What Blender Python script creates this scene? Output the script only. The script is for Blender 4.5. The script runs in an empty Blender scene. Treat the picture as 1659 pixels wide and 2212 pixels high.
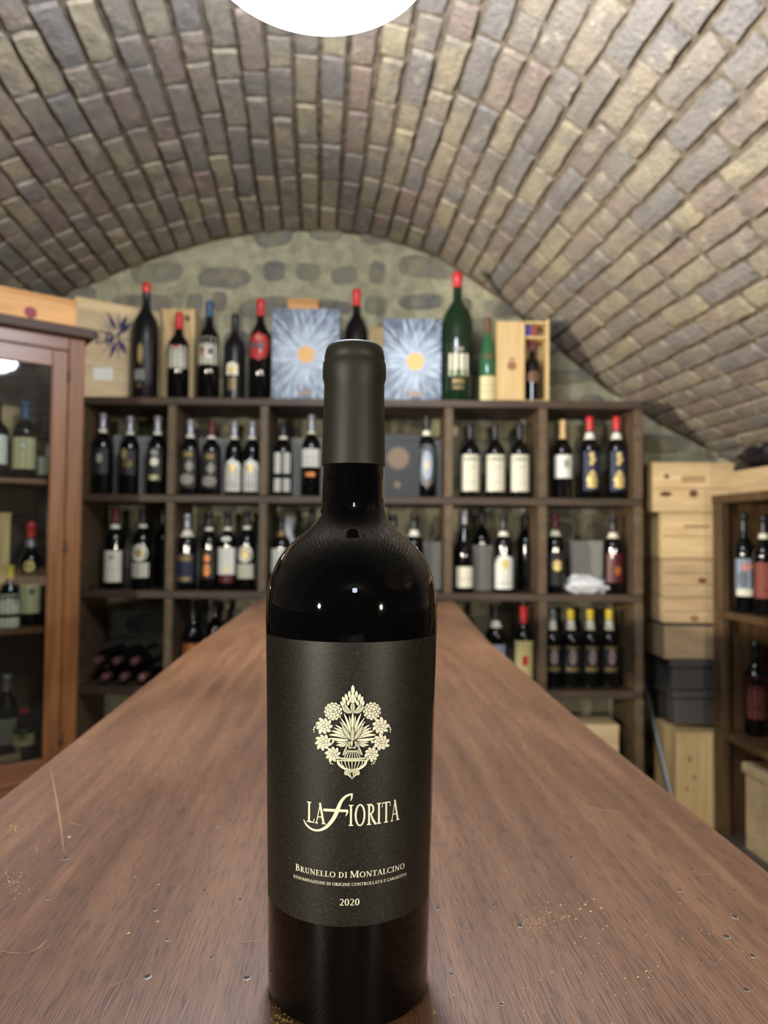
import bpy, math, random
from mathutils import Vector, Matrix, noise
random.seed(7)
C = bpy.context.scene
COL = C.collection
PI = math.pi

# ------------------------------------------------------------------ camera, light, exposure
F_PX = 1534.0                      # focal length for a 1659 x 2212 frame
TABLE_Z = 1.0
CAM_H = TABLE_Z + 0.2085
PITCH = math.atan(51.0 / F_PX)
ROLL = 0.009
R3 = (Matrix.Rotation(PI / 2 + PITCH, 3, 'X') @ Matrix.Rotation(ROLL, 3, 'Z'))
CAM = Vector((0, 0, CAM_H))
cd = bpy.data.cameras.new('camera')
cam = bpy.data.objects.new('camera', cd)
COL.objects.link(cam)
cam.matrix_world = Matrix.Translation(CAM) @ R3.to_4x4()
cd.sensor_fit = 'VERTICAL'
cd.sensor_height = 36.0
cd.sensor_width = 27.0
cd.lens = F_PX / 2212.0 * 36.0
cd.clip_start = 0.01
cd.dof.use_dof = True
cd.dof.focus_distance = 0.305
cd.dof.aperture_fstop = 10.5
C.camera = cam

C.view_settings.view_transform = 'Standard'
C.view_settings.look = 'None'
C.view_settings.gamma = 1.0
C.view_settings.use_curve_mapping = False
C.view_settings.exposure = 1.15
C.cycles.max_bounces = 8
C.cycles.use_denoising = True
C.cycles.sample_clamp_indirect = 6.0

w = bpy.data.worlds.new('cellar_dark')
C.world = w
w.use_nodes = True
w.node_tree.nodes['Background'].inputs[0].default_value = (0.02, 0.02, 0.025, 1)
w.node_tree.nodes['Background'].inputs[1].default_value = 0.3

LAMP_STRENGTH = 23.0
LAMP_COL = (0.80, 0.88, 1.0)
LAMP_POS = [(-0.114, 1.105, CAM_H + 0.942), (0.35, -3.1, CAM_H + 1.04)]


def point_light(name, loc, power, col, rad):
    l = bpy.data.lights.new(name, 'POINT')
    l.energy = power
    l.color = col
    l.shadow_soft_size = rad
    o = bpy.data.objects.new(name, l)
    o.location = loc
    COL.objects.link(o)
    return o



def up_light(name, loc, aim, power, col, size):
    l = bpy.data.lights.new(name, 'SPOT')
    l.energy = power
    l.color = col
    l.shadow_soft_size = 0.06
    l.spot_size = math.radians(size)
    l.spot_blend = 0.6
    o = bpy.data.objects.new(name, l)
    o.location = loc
    o.rotation_euler = (Vector(aim) - Vector(loc)).to_track_quat('-Z', 'Y').to_euler()
    COL.objects.link(o)
    return o


# warm wall spots: two behind the viewer facing the rack, plus two unseen fill lights added to brighten the vault
WARM = (1.0, 0.91, 0.76)
up_light('warm_spot', (-1.55, -1.5, CAM_H + .06), (.25, 2.6, CAM_H + .42), 100, WARM, 70)
up_light('warm_spot', (1.75, -1.75, CAM_H + .06), (-.25, 2.6, CAM_H + .42), 70, WARM, 70)
up_light('vault_fill', (-1.90, .55, CAM_H + .12), (1.8, 2.7, CAM_H + .80), 215, WARM, 56)
up_light('vault_fill', (2.05, -.10, CAM_H + .15), (-1.3, 2.2, CAM_H + 1.9), 30, WARM, 56)


# ------------------------------------------------------------------ pixel helpers (1659 x 2212 photo)
def ray(px, py):
    return (R3 @ Vector(((px - 829.5) / F_PX, (1106.0 - py) / F_PX, -1.0))).normalized()


def at(px, py, Y):
    d = ray(px, py)
    return CAM + d * (Y / d.y)


def at_z(px, py, Z):
    d = ray(px, py)
    return CAM + d * ((Z - CAM_H) / d.z)


def at_plane(px, py, p, n):
    d = ray(px, py)
    return CAM + d * ((p - CAM).dot(n) / d.dot(n))


# ------------------------------------------------------------------ materials
def lin(c):
    return tuple((v / 255 / 12.92 if v / 255 <= .04045 else ((v / 255 + .055) / 1.055) ** 2.4) for v in c) + (1.0,)


def mat(name, col=(128, 128, 128), rough=.5, metal=0.0, spec=.5, emit=None, coat=0.0):
    m = bpy.data.materials.new(name)
    m.use_nodes = True
    b = m.node_tree.nodes['Principled BSDF']
    b.inputs['Base Color'].default_value = lin(col)
    b.inputs['Roughness'].default_value = rough
    b.inputs['Metallic'].default_value = metal
    b.inputs['Specular IOR Level'].default_value = spec
    b.inputs['Coat Weight'].default_value = coat
    if emit:
        b.inputs['Emission Color'].default_value = emit[0]
        b.inputs['Emission Strength'].default_value = emit[1]
    return m


def N(m, t, **kw):
    n = m.node_tree.nodes.new(t)
    for k, v in kw.items():
        if k in n.inputs.keys():
            n.inputs[k].default_value = v
        else:
            setattr(n, k, v)
    return n


def LK(m, a, b):
    m.node_tree.links.new(a, b)


def ramp(m, fac, stops):
    r = N(m, 'ShaderNodeValToRGB')
    cr = r.color_ramp
    while len(cr.elements) < len(stops):
        cr.elements.new(0.5)
    for e, (p, c) in zip(cr.elements, stops):
        e.position = p
        e.color = lin(c) if max(c) > 2.0 else tuple(c) + (1,)
    LK(m, fac, r.inputs[0])
    return r


def mixc(m, fac, a, b, mode='MIX'):
    n = N(m, 'ShaderNodeMix', data_type='RGBA', blend_type=mode)
    for s, v in ((0, fac), (6, a), (7, b)):
        if hasattr(v, 'links'):
            LK(m, v, n.inputs[s])
        elif isinstance(v, (int, float)):
            n.inputs[s].default_value = v
        else:
            n.inputs[s].default_value = lin(v)
    return n.outputs[2]


def bump(m, h, strength=.3, dist=.002):
    b = N(m, 'ShaderNodeBump', Strength=strength, Distance=dist)
    LK(m, h, b.inputs['Height'])
    LK(m, b.outputs[0], m.node_tree.nodes['Principled BSDF'].inputs['Normal'])


def bsdf(m):
    return m.node_tree.nodes['Principled BSDF']


def coords(m, scale=(1, 1, 1), rot=(0, 0, 0), kind='Object'):
    tc = N(m, 'ShaderNodeTexCoord')
    mp = N(m, 'ShaderNodeMapping')
    mp.inputs['Scale'].default_value = scale
    mp.inputs['Rotation'].default_value = rot
    LK(m, tc.outputs[kind], mp.inputs[0])
    return mp.outputs[0]


def tex_noise(m, vec, scale, detail=3.0, rough=.5):
    n = N(m, 'ShaderNodeTexNoise', Scale=scale, Detail=detail, Roughness=rough)
    LK(m, vec, n.inputs['Vector'])
    return n.outputs[0]


def wood(name, dark, light, scale=(40, 40, 3), rough=.5, mid=None, bumpy=.15, spec=.4, rnd=.0):
    """grain runs along the axis with the small scale"""
    m = mat(name, light, rough, spec=spec)
    v = coords(m, scale)
    n1 = tex_noise(m, v, 1.0, 5, .6)
    v2 = coords(m, tuple(s * .12 + .6 for s in scale))
    n2 = tex_noise(m, v2, 1.0, 3)
    stops = [(.32, dark), (.68, light)] if mid is None else [(.3, dark), (.5, mid), (.7, light)]
    r = ramp(m, n1, stops)
    r2 = ramp(m, n2, [(.3, (.72, .70, .68)), (.7, (1.08, 1.06, 1.04))])
    c = mixc(m, 1.0, r.outputs[0], r2.outputs[0], 'MULTIPLY')
    if rnd:
        oi = N(m, 'ShaderNodeObjectInfo')
        rr = ramp(m, oi.outputs['Random'], [(0, (1 - rnd,) * 3), (1, (1.0, 1.0, 1.0))])
        c = mixc(m, 1.0, c, rr.outputs[0], 'MULTIPLY')
    LK(m, c, bsdf(m).inputs['Base Color'])
    bump(m, n1, bumpy, .001)
    return m


def brick_material(name, island):
    m = mat(name, (130, 110, 85), .9, spec=.2)
    if island:
        rnd = N(m, 'ShaderNodeNewGeometry').outputs['Random Per Island']
    else:
        rnd = N(m, 'ShaderNodeObjectInfo').outputs['Random']
    r = ramp(m, rnd, [(0.0, (154, 144, 132)), (.14, (178, 166, 140)), (.28, (142, 137, 134)), (.42, (170, 156, 134)),
                      (.55, (160, 138, 126)), (.66, (186, 173, 142)), (.80, (146, 140, 134)), (.92, (166, 148, 132))])
    r.color_ramp.interpolation = 'CONSTANT'
    base_c = mixc(m, .28, r.outputs[0], (162, 150, 134))
    tc = N(m, 'ShaderNodeNewGeometry')
    n1 = tex_noise(m, tc.outputs['Position'], 9.0, 4, .6)
    n2 = tex_noise(m, tc.outputs['Position'], 60.0, 4, .7)
    st = ramp(m, n1, [(.40, (0, 0, 0)), (.62, (1, 1, 1))])
    c = mixc(m, st.outputs[0], base_c, mixc(m, .5, base_c, (124, 120, 122)))
    n3 = tex_noise(m, tc.outputs['Position'], 14.0, 5, .7)
    st3 = ramp(m, n3, [(.56, (0, 0, 0)), (.66, (.5, .5, .5))])
    c = mixc(m, st3.outputs[0], c, (200, 190, 164))
    sp = ramp(m, n2, [(.3, (.84, .84, .84)), (.7, (1.1, 1.1, 1.1))])
    c = mixc(m, 1.0, c, sp.outputs[0], 'MULTIPLY')
    LK(m, c, bsdf(m).inputs['Base Color'])
    bump(m, n2, 1.0, .012)
    return m


M = {}
M['brick'] = brick_material('brick', False)
M['brick_many'] = brick_material('brick_many', True)
m = M['vault_mortar'] = mat('vault_mortar', (84, 74, 62), .95, spec=.1)
n = tex_noise(m, coords(m), 30, 4)
LK(m, ramp(m, n, [(.3, (98, 88, 76)), (.7, (136, 124, 106))]).outputs[0], bsdf(m).inputs['Base Color'])
bump(m, n, .8, .01)
m = M['wall_mortar'] = mat('wall_mortar', (168, 160, 124), .95, spec=.1)
n = tex_noise(m, coords(m), 18, 5, .6)
LK(m, ramp(m, n, [(.3, (140, 137, 114)), (.7, (180, 176, 150))]).outputs[0], bsdf(m).inputs['Base Color'])
bump(m, n, .8, .012)
m = M['stone'] = mat('stone', (110, 108, 98), .9, spec=.15)
rnd = N(m, 'ShaderNodeObjectInfo').outputs['Random']
r = ramp(m, rnd, [(0, (112, 114, 112)), (.25, (130, 128, 116)), (.5, (100, 104, 106)), (.75, (122, 118, 110))])
g = N(m, 'ShaderNodeNewGeometry')
n = tex_noise(m, g.outputs['Position'], 12, 5, .65)
c = mixc(m, ramp(m, n, [(.42, (0, 0, 0)), (.66, (.8, .8, .8))]).outputs[0], r.outputs[0], (150, 144, 116))
LK(m, c, bsdf(m).inputs['Base Color'])
bump(m, n, .8, .02)
m = M['floor'] = mat('floor', (92, 84, 78), .6)
n = tex_noise(m, coords(m), 9, 5)
LK(m, ramp(m, n, [(.3, (74, 66, 60)), (.7, (104, 94, 86))]).outputs[0], bsdf(m).inputs['Base Color'])
m = M['plaster'] = mat('plaster', (70, 62, 50), .9)
n = tex_noise(m, coords(m), 5, 5)
LK(m, ramp(m, n, [(.3, (52, 46, 38)), (.7, (82, 74, 60))]).outputs[0], bsdf(m).inputs['Base Color'])

# table top: brown stained oak veneer, grain along the table, worn satin varnish
m = M['table'] = mat('table', (112, 74, 52), .42, spec=.65)
v = coords(m, (70, 3.5, 10))
n1 = tex_noise(m, v, 1.0, 5, .65)
vf = coords(m, (800, 50, 30))
n2 = tex_noise(m, vf, 1.0, 3, .6)
vb = coords(m, (3.2, 2.2, 3))
n3 = tex_noise(m, vb, 1.0, 4, .55)
c = ramp(m, n1, [(.28, (94, 63, 40)), (.5, (120, 83, 56)), (.74, (147, 108, 76))]).outputs[0]
c = mixc(m, 1.0, c, ramp(m, n2, [(.36, (.55, .53, .52)), (.50, (1.06, 1.06, 1.06))]).outputs[0], 'MULTIPLY')
c = mixc(m, 1.0, c, ramp(m, n3, [(.3, (.78, .74, .74)), (.7, (1.14, 1.10, 1.04))]).outputs[0], 'MULTIPLY')
LK(m, c, bsdf(m).inputs['Base Color'])
LK(m, ramp(m, n3, [(.3, (.34, .34, .34)), (.7, (.5, .5, .5))]).outputs[0], bsdf(m).inputs['Roughness'])
bump(m, n2, .5, .0006)

M['rack_wood'] = wood('rack_wood', (78, 63, 47), (110, 91, 68), (30, 30, 30), .5)
M['rack_wood_dark'] = wood('rack_wood_dark', (58, 46, 38), (84, 68, 54), (6, 40, 40), .5)
M['unit_wood'] = wood('unit_wood', (74, 54, 36), (104, 80, 54), (40, 40, 4), .5)
M['cabinet_wood'] = wood('cabinet_wood', (104, 64, 32), (140, 92, 52), (50, 50, 3), .35, spec=.5)
M['cabinet_wood_flat'] = wood('cabinet_wood_flat', (106, 68, 46), (140, 94, 68), (3, 50, 50), .35, spec=.5)
M['pine'] = wood('pine', (206, 176, 128), (234, 208, 162), (4, 60, 60), .6, rnd=.12)
M['pine_up'] = wood('pine_up', (204, 172, 118), (230, 204, 152), (60, 60, 4), .6, rnd=.08)
M['pine_pale'] = wood('pine_pale', (206, 180, 136), (232, 210, 166), (4, 60, 60), .6)
M['pine_orange'] = wood('pine_orange', (190, 136, 78), (222, 172, 108), (4, 60, 60), .55)
M['pine_grey'] = wood('pine_grey', (174, 148, 112), (208, 182, 142), (4, 60, 60), .65)
M['knot'] = mat('knot', (104, 62, 44), .7)
M['stamp'] = mat('stamp', (136, 98, 64), .8)
M['indigo'] = mat('indigo', (58, 52, 92), .8)
M['burgundy'] = mat('burgundy', (128, 42, 52), .6)
M['paper_white'] = mat('paper_white', (226, 226, 216), .7)
M['paper_cream'] = mat('paper_cream', (222, 218, 196), .7)
M['paper_yellow'] = mat('paper_yellow', (222, 206, 140), .7)
M['paper_ivory'] = mat('paper_ivory', (206, 196, 150), .7)
M['paper_grey'] = mat('paper_grey', (140, 136, 128), .8)
M['ink_grey'] = mat('ink_grey', (150, 148, 136), .8)
M['gold'] = mat('gold', (206, 184, 120), .4, .5)
M['dim_gold'] = mat('dim_gold', (128, 110, 66), .45, .5)
M['copper'] = mat('copper', (190, 118, 62), .4, .5)
M['print_dark'] = mat('print_dark', (40, 38, 36), .6)
M['print_navy'] = mat('print_navy', (34, 40, 66), .6)
M['print_red'] = mat('print_red', (178, 52, 46), .6)
M['print_slate'] = mat('print_slate', (86, 96, 104), .6)
M['print_blush'] = mat('print_blush', (196, 118, 98), .6)
M['print_orange'] = mat('print_orange', (128, 62, 48), .7)
M['print_sky'] = mat('print_sky', (156, 166, 184), .7)
M['print_mauve'] = mat('print_mauve', (140, 122, 118), .7)
M['print_green'] = mat('print_green', (88, 112, 84), .7)
M['glass_black'] = mat('glass_black', (10, 11, 11), .06, spec=.5)
M['glass_navy'] = mat('glass_navy', (10, 11, 17), .07, spec=.5)
M['glass_matt'] = mat('glass_matt', (20, 20, 22), .3, spec=.4)
M['glass_green'] = mat('glass_green', (18, 40, 22), .06, spec=.6)
M['glass_emerald'] = mat('glass_emerald', (44, 92, 62), .08, spec=.6)
M['cap_red'] = mat('cap_red', (196, 44, 48), .4)
M['cap_wax'] = mat('cap_wax', (206, 60, 48), .35)
M['cap_dark_red'] = mat('cap_dark_red', (88, 30, 34), .45)
M['cap_pink'] = mat('cap_pink', (96, 60, 58), .5)
M['cap_blue'] = mat('cap_blue', (46, 76, 116), .4)
M['cap_black'] = mat('cap_black', (26, 27, 30), .35)
M['cap_silver_lit'] = mat('cap_silver_lit', (158, 158, 166), .35, .5)  # silver-grey capsules; the pale tone also stands in for the lamp's highlight
M['cap_yellow'] = mat('cap_yellow', (214, 188, 60), .4)
M['cap_tan'] = mat('cap_tan', (204, 172, 120), .5)
M['cap_brown'] = mat('cap_brown', (96, 68, 48), .6)
M['carton_grey'] = mat('carton_grey', (138, 134, 126), .8)
M['carton_dark'] = mat('carton_dark', (72, 68, 64), .7)
M['black_plastic'] = mat('black_plastic', (24, 24, 28), .35)
M['white_plastic'] = mat('white_plastic', (206, 208, 212), .35)
M['steel'] = mat('steel', (120, 122, 124), .35, .8)
M['navy_cloth'] = mat('navy_cloth', (40, 44, 92), .9)
M['cabinet_dark'] = mat('cabinet_dark', (64, 44, 32), .6)
M['lamp_metal'] = mat('lamp_metal', (214, 218, 214), .4)
M['lamp_glow'] = mat('lamp_glow', (240, 240, 240), .5, emit=(LAMP_COL + (1,), LAMP_STRENGTH))
M['lamp_shade'] = mat('lamp_shade', (240, 240, 240), .5, emit=((.62, .72, 1.0, 1), LAMP_STRENGTH * .5))
M['lamp_glow_dim'] = mat('lamp_glow_dim', (240, 240, 240), .5, emit=(LAMP_COL + (1,), LAMP_STRENGTH * .5))
M['dent'] = mat('dent', (44, 32, 26), .7)
M['dent_rim'] = mat('dent_rim', (150, 130, 112), .4)
M['scratch'] = mat('scratch', (176, 140, 108), .5)
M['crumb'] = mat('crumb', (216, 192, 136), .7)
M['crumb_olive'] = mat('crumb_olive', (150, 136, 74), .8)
M['lint'] = mat('lint', (196, 190, 180), .8)
M['cream_print'] = mat('cream_print', (236, 234, 206), .45)
M['silver_print'] = mat('silver_print', (196, 200, 172), .4)

# clear pane: mirror part by Fresnel, the rest straight through
m = M['pane'] = bpy.data.materials.new('pane')
m.use_nodes = True
nt = m.node_tree
nt.nodes.remove(nt.nodes['Principled BSDF'])
tr = N(m, 'ShaderNodeBsdfTransparent')
tr.inputs[0].default_value = (.90, .93, .91, 1)
gl = N(m, 'ShaderNodeBsdfGlossy', Roughness=.03)
fr = N(m, 'ShaderNodeFresnel', IOR=1.5)
mx = N(m, 'ShaderNodeMixShader')
ad = N(m, 'ShaderNodeMath', operation='MULTIPLY_ADD')
ad.inputs[1].default_value = 1.6
ad.inputs[2].default_value = 0.02
LK(m, fr.outputs[0], ad.inputs[0])
LK(m, ad.outputs[0], mx.inputs[0])
LK(m, tr.outputs[0], mx.inputs[1])
LK(m, gl.outputs[0], mx.inputs[2])
LK(m, mx.outputs[0], nt.nodes['Material Output'].inputs['Surface'])

# hero bottle materials
m = M['hero_glass'] = mat('hero_glass', (5, 5, 5), .04, spec=.4)
v = coords(m, (1, 1, 1))
n = tex_noise(m, v, 900, 2)
n2 = tex_noise(m, v, 45, 4, .6)
sp = ramp(m, n, [(.70, (0, 0, 0)), (.76, (1, 1, 1))])
d = ramp(m, n2, [(.5, (.0, .0, .0)), (.8, (.35, .35, .35))])
k = mixc(m, 1.0, sp.outputs[0], d.outputs[0], 'MULTIPLY')
LK(m, mixc(m, k, (5, 5, 5), (120, 112, 100)), bsdf(m).inputs['Base Color'])
LK(m, ramp(m, n2, [(.3, (.02, .02, .02)), (.8, (.05, .05, .05))]).outputs[0], bsdf(m).inputs['Roughness'])
m = M['hero_label'] = mat('hero_label', (24, 24, 20), .46, .25, spec=.5)
n = tex_noise(m, coords(m), 1900, 2, .7)
LK(m, ramp(m, n, [(.30, (14, 14, 12)), (.52, (24, 24, 20)), (.70, (66, 63, 50))]).outputs[0], bsdf(m).inputs['Base Color'])
bump(m, n, .15, .0002)
m = M['hero_capsule'] = mat('hero_capsule', (38, 38, 31), .52, .2, spec=.4)
n = tex_noise(m, coords(m, (1, 1, 6)), 160, 2, .6)
bump(m, n, .05, .0002)


# ------------------------------------------------------------------ mesh builder
class MB:
    def __init__(s):
        s.v, s.f, s.mi = [], [], []
        s.cur = 0

    def vs(s, pts):
        i = len(s.v)
        s.v += [tuple(p) for p in pts]
        return i

    def face(s, idx):
        s.f.append(tuple(idx))
        s.mi.append(s.cur)

    def box(s, lo, hi, bev=0.0, rot=None, org=(0, 0, 0)):
        lo, hi = Vector(lo), Vector(hi)
        if bev <= 0:
            pts = [Vector((x, y, z)) for x in (lo.x, hi.x) for y in (lo.y, hi.y) for z in (lo.z, hi.z)]
            F = [(0, 1, 3, 2), (4, 6, 7, 5), (0, 4, 5, 1), (2, 3, 7, 6), (0, 2, 6, 4), (1, 5, 7, 3)]
        else:
            c, h = (lo + hi) / 2, (hi - lo) / 2
            b = min(bev, h.x * .49, h.y * .49, h.z * .49)
            pts, ix = [], {}
            for sx in (-1, 1):
                for sy in (-1, 1):
                    for sz in (-1, 1):
                        for ax in range(3):
                            p = [sx * h.x, sy * h.y, sz * h.z]
                            for a2 in range(3):
                                if a2 != ax:
                                    p[a2] -= (sx, sy, sz)[a2] * b
                            ix[(sx, sy, sz, ax)] = len(pts)
                            pts.append(c + Vector(p))
            F = []
            for ax in range(3):
                o = [a for a in range(3) if a != ax]
                for sg in (-1, 1):
                    q = []
                    for (p1, p2) in ((-1, -1), (1, -1), (1, 1), (-1, 1)):
                        k = [0, 0, 0]
                        k[ax], k[o[0]], k[o[1]] = sg, p1, p2
                        q.append(ix[(k[0], k[1], k[2], ax)])
                    if (sg > 0) == (ax == 1):
                        q.reverse()
                    F.append(tuple(q))
            for ax in range(3):
                o = [a for a in range(3) if a != ax]
                for p1 in (-1, 1):
                    for p2 in (-1, 1):
                        q = []
                        for e in (-1, 1):
                            k = [0, 0, 0]
                            k[ax], k[o[0]], k[o[1]] = e, p1, p2
                            q.append((ix[tuple(k) + (o[0],)], ix[tuple(k) + (o[1],)]))
                        F.append((q[0][0], q[1][0], q[1][1], q[0][1]))
            for sx in (-1, 1):
                for sy in (-1, 1):
                    for sz in (-1, 1):
                        F.append(tuple(ix[(sx, sy, sz, a)] for a in range(3)))
        if rot is not None:
            pts = [Vector(org) + rot @ p for p in pts]
        i = s.vs(pts)
        for q in F:
            s.face([i + k for k in q])

    def lathe(s, prof, seg=32, org=(0, 0, 0), cap0=True, cap1=True):
        o = Vector(org)
        rings = []
        for (r, z) in prof:
            rings.append(s.vs([o + Vector((r * math.sin(2 * PI * k / seg), -r * math.cos(2 * PI * k / seg), z)) for k in range(seg)]))
        for a, b in zip(rings, rings[1:]):
            for k in range(seg):
                k2 = (k + 1) % seg
                s.face((a + k, a + k2, b + k2, b + k))
        if cap0:
            s.face([rings[0] + k for k in range(seg)][::-1])
        if cap1:
            s.face([rings[-1] + k for k in range(seg)])

    def tube(s, pts, rad, seg=10, caps=True):
        pts = [Vector(p) for p in pts]
        rings = []
        for i, p in enumerate(pts):
            t = (pts[min(i + 1, len(pts) - 1)] - pts[max(i - 1, 0)]).normalized()
            u = t.orthogonal().normalized() if abs(t.z) < .9 else t.cross(Vector((1, 0, 0))).normalized()
            v = t.cross(u)
            r = rad[i] if isinstance(rad, (list, tuple)) else rad
            rings.append(s.vs([p + (u * math.cos(2 * PI * k / seg) + v * math.sin(2 * PI * k / seg)) * r for k in range(seg)]))
        for a, b in zip(rings, rings[1:]):
            for k in range(seg):
                s.face((a + k, a + (k + 1) % seg, b + (k + 1) % seg, b + k))
        if caps:
            s.face([rings[0] + k for k in range(seg)][::-1])
            s.face([rings[-1] + k for k in range(seg)])

    def build(s, name, m, parent=None, smooth=False, ang=None):
        me = bpy.data.meshes.new(name)
        me.from_pydata(s.v, [], s.f)
        for mm in (m if isinstance(m, (list, tuple)) else [m]):
            me.materials.append(mm)
        if isinstance(m, (list, tuple)):
            for p, k in zip(me.polygons, s.mi):
                p.material_index = k
        if smooth:
            me.polygons.foreach_set('use_smooth', [True] * len(me.polygons))
            if ang:
                me.set_sharp_from_angle(angle=math.radians(ang))
        me.update()
        o = bpy.data.objects.new(name, me)
        COL.objects.link(o)
        if parent:
            o.parent = parent
        return o


def tag(o, label, cat, group=None):
    o['label'] = label
    o['category'] = cat
    if group:
        o['group'] = group
    return o


def empty(name, loc=(0, 0, 0), rz=0.0):
    o = bpy.data.objects.new(name, None)
    o.location = loc
    o.rotation_euler = (0, 0, rz)
    o.empty_display_size = .05
    COL.objects.link(o)
    return o


def struct(o):
    o['kind'] = 'structure'
    return o


def link_mesh(name, me, parent=None, loc=(0, 0, 0)):
    o = bpy.data.objects.new(name, me)
    o.location = loc
    COL.objects.link(o)
    if parent:
        o.parent = parent
    return o


# ------------------------------------------------------------------ room shell
BACK_Y = 3.42
AX = (670 - 829.5) / F_PX          # the vault's axis drifts left as it recedes
PROF = [(-2.42, -CAM_H), (-2.42, -.15), (-2.36, .25), (-2.16, .66), (-1.82, .98), (-1.40, 1.225), (-.885, 1.415), (-.509, 1.475),
        (-.15, 1.465), (.17, 1.385), (.47, 1.21), (.80, .945), (1.06, .725), (1.36, .535), (1.70, .35), (1.98, .10), (2.08, -.2), (2.08, -CAM_H)]


def catmull(P, n=14):
    out = []
    for i in range(1, len(P) - 2):
        p0, p1, p2, p3 = [Vector(p) for p in P[i - 1:i + 3]]
        for k in range(n):
            t = k / n
            out.append(.5 * ((2 * p1) + (p2 - p0) * t + (2 * p0 - 5 * p1 + 4 * p2 - p3) * t * t + (3 * p1 - p0 - 3 * p2 + p3) * t ** 3))
    out.append(Vector(P[-2]))
    return out


ARC = catmull(PROF)                # from left springing to right springing (camera-relative x, z)
SL = [0.0]
for a, b in zip(ARC, ARC[1:]):
    SL.append(SL[-1] + (b - a).length)


def arc_at(s):
    s = max(0, min(SL[-1] - 1e-6, s))
    lo = 0
    for i in range(len(SL) - 1):
        if SL[i] <= s <= SL[i + 1]:
            lo = i
            break
    t = (s - SL[lo]) / (SL[lo + 1] - SL[lo])
    p = ARC[lo].lerp(ARC[lo + 1], t)
    a, b = ARC[max(0, lo - 2)], ARC[min(len(ARC) - 1, lo + 3)]
    return p, (b - a).normalized()


def vault_pt(s, y, out=0.0):
    p, t = arc_at(s)
    nrm = Vector((-t.y, t.x))      # outward of the vault (away from the room)
    q = p + nrm * out
    return Vector((q.x + AX * (y - BACK_Y), y, CAM_H + q.y))


Y0 = -4.6
mb = MB()
ny = 24
ring = []
for j in range(ny + 1):
    y = Y0 + (BACK_Y + .05 - Y0) * j / ny
    row = []
    for i, p in enumerate(ARC):
        q = vault_pt(SL[i], y, .0)
        row.append(q)
    ring.append(mb.vs(row))
for j in range(ny):
    for i in range(len(ARC) - 1):
        a, b = ring[j] + i, ring[j + 1] + i
        mb.face((a, b, b + 1, a + 1))
ceiling = struct(mb.build('ceiling', M['vault_mortar'], smooth=True))


def side_wall(name, xi):
    m_ = MB()
    x0 = PROF[xi][0]
    th = -.15 if x0 < 0 else .15
    zt = CAM_H + (-.14 if x0 < 0 else -.19)
    pts = []
    for y in (Y0, BACK_Y + .05):
        for dx in (0, th):
            for z in (0, zt):
                pts.append((x0 + dx + AX * (y - BACK_Y), y, z))
    i = m_.vs(pts)
    for q in ((0, 1, 5, 4), (2, 6, 7, 3), (0, 4, 6, 2), (1, 3, 7, 5), (0, 2, 3, 1), (4, 5, 7, 6)):
        m_.face([i + k for k in q])
    return struct(m_.build(name, M['plaster']))


side_wall('wall_left', 0)
side_wall('wall_right', -1)
mb = MB()
mb.box((-3.2, Y0 - .2, -.1), (3.4, BACK_Y + .3, 0))
struct(mb.build('floor', M['floor']))
mb = MB()
mb.box((-3.2, Y0 - .15, 0), (3.4, Y0, 3.0))
struct(mb.build('wall_front', M['plaster']))
mb = MB()
mb.box((-2.9, BACK_Y, 0), (2.6, BACK_Y + .2, 2.95))
wall_back = struct(mb.build('wall_back', M['wall_mortar']))

# vault bricks: shared mesh variants, one object per brick where the picture shows them largest
def brick_mesh(k):
    rr = random.Random(k)
    b = MB()
    nx, nyy = 4, 2
    def J(a): return rr.uniform(-a, a)
    top = []
    for j in range(nyy + 1):
        for i in range(nx + 1):
            ex = abs(i / nx * 2 - 1)
            ey = abs(j / nyy * 2 - 1)
            x = (i / nx - .5) * (1 - .05 - (.05 if ey == 1 else 0))
            y = (j / nyy - .5) * (1 - .16)
            z = 1.0 - (.25 if ex == 1 else 0) * rr.random() - (.25 if ey == 1 else 0) * rr.random() + J(.12)
            top.append((x + J(.012), y + J(.04), z))
    i0 = b.vs(top)
    for j in range(nyy):
        for i in range(nx):
            a = i0 + j * (nx + 1) + i
            b.face((a, a + 1, a + nx + 2, a + nx + 1))
    rim = [i for i in range(nx + 1)] + [(nx + 1) * j + nx for j in range(1, nyy + 1)] + \
          [(nx + 1) * nyy + i for i in range(nx - 1, -1, -1)] + [(nx + 1) * j for j in range(nyy - 1, 0, -1)]
    low = b.vs([((1 if top[q][0] > 0 else -1) * min(.5, abs(top[q][0]) * 1.06 + .004), (1 if top[q][1] > 0 else -1) * min(.5, abs(top[q][1]) * 1.14), -.6) for q in rim])
    for q in range(len(rim)):
        q2 = (q + 1) % len(rim)
        b.face((i0 + rim[q], low + q, low + q2, i0 + rim[q2]))
    return b


BV = [brick_mesh(k) for k in range(10)]
BM = []
for b in BV:
    me = bpy.data.meshes.new('brick')
    me.from_pydata(b.v, [], b.f)
    me.materials.append(M['brick'])
    me.update()
    BM.append(me)

PITCH_B = 0.086
ncourse = int(SL[-1] / PITCH_B)
bricks = []
Rinv = R3.transposed()


def project(p):
    q = Rinv @ (p - CAM)
    if q.z > -.05:
        return None
    return (829.5 + F_PX * q.x / -q.z, 1106 - F_PX * q.y / -q.z, -q.z)


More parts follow.
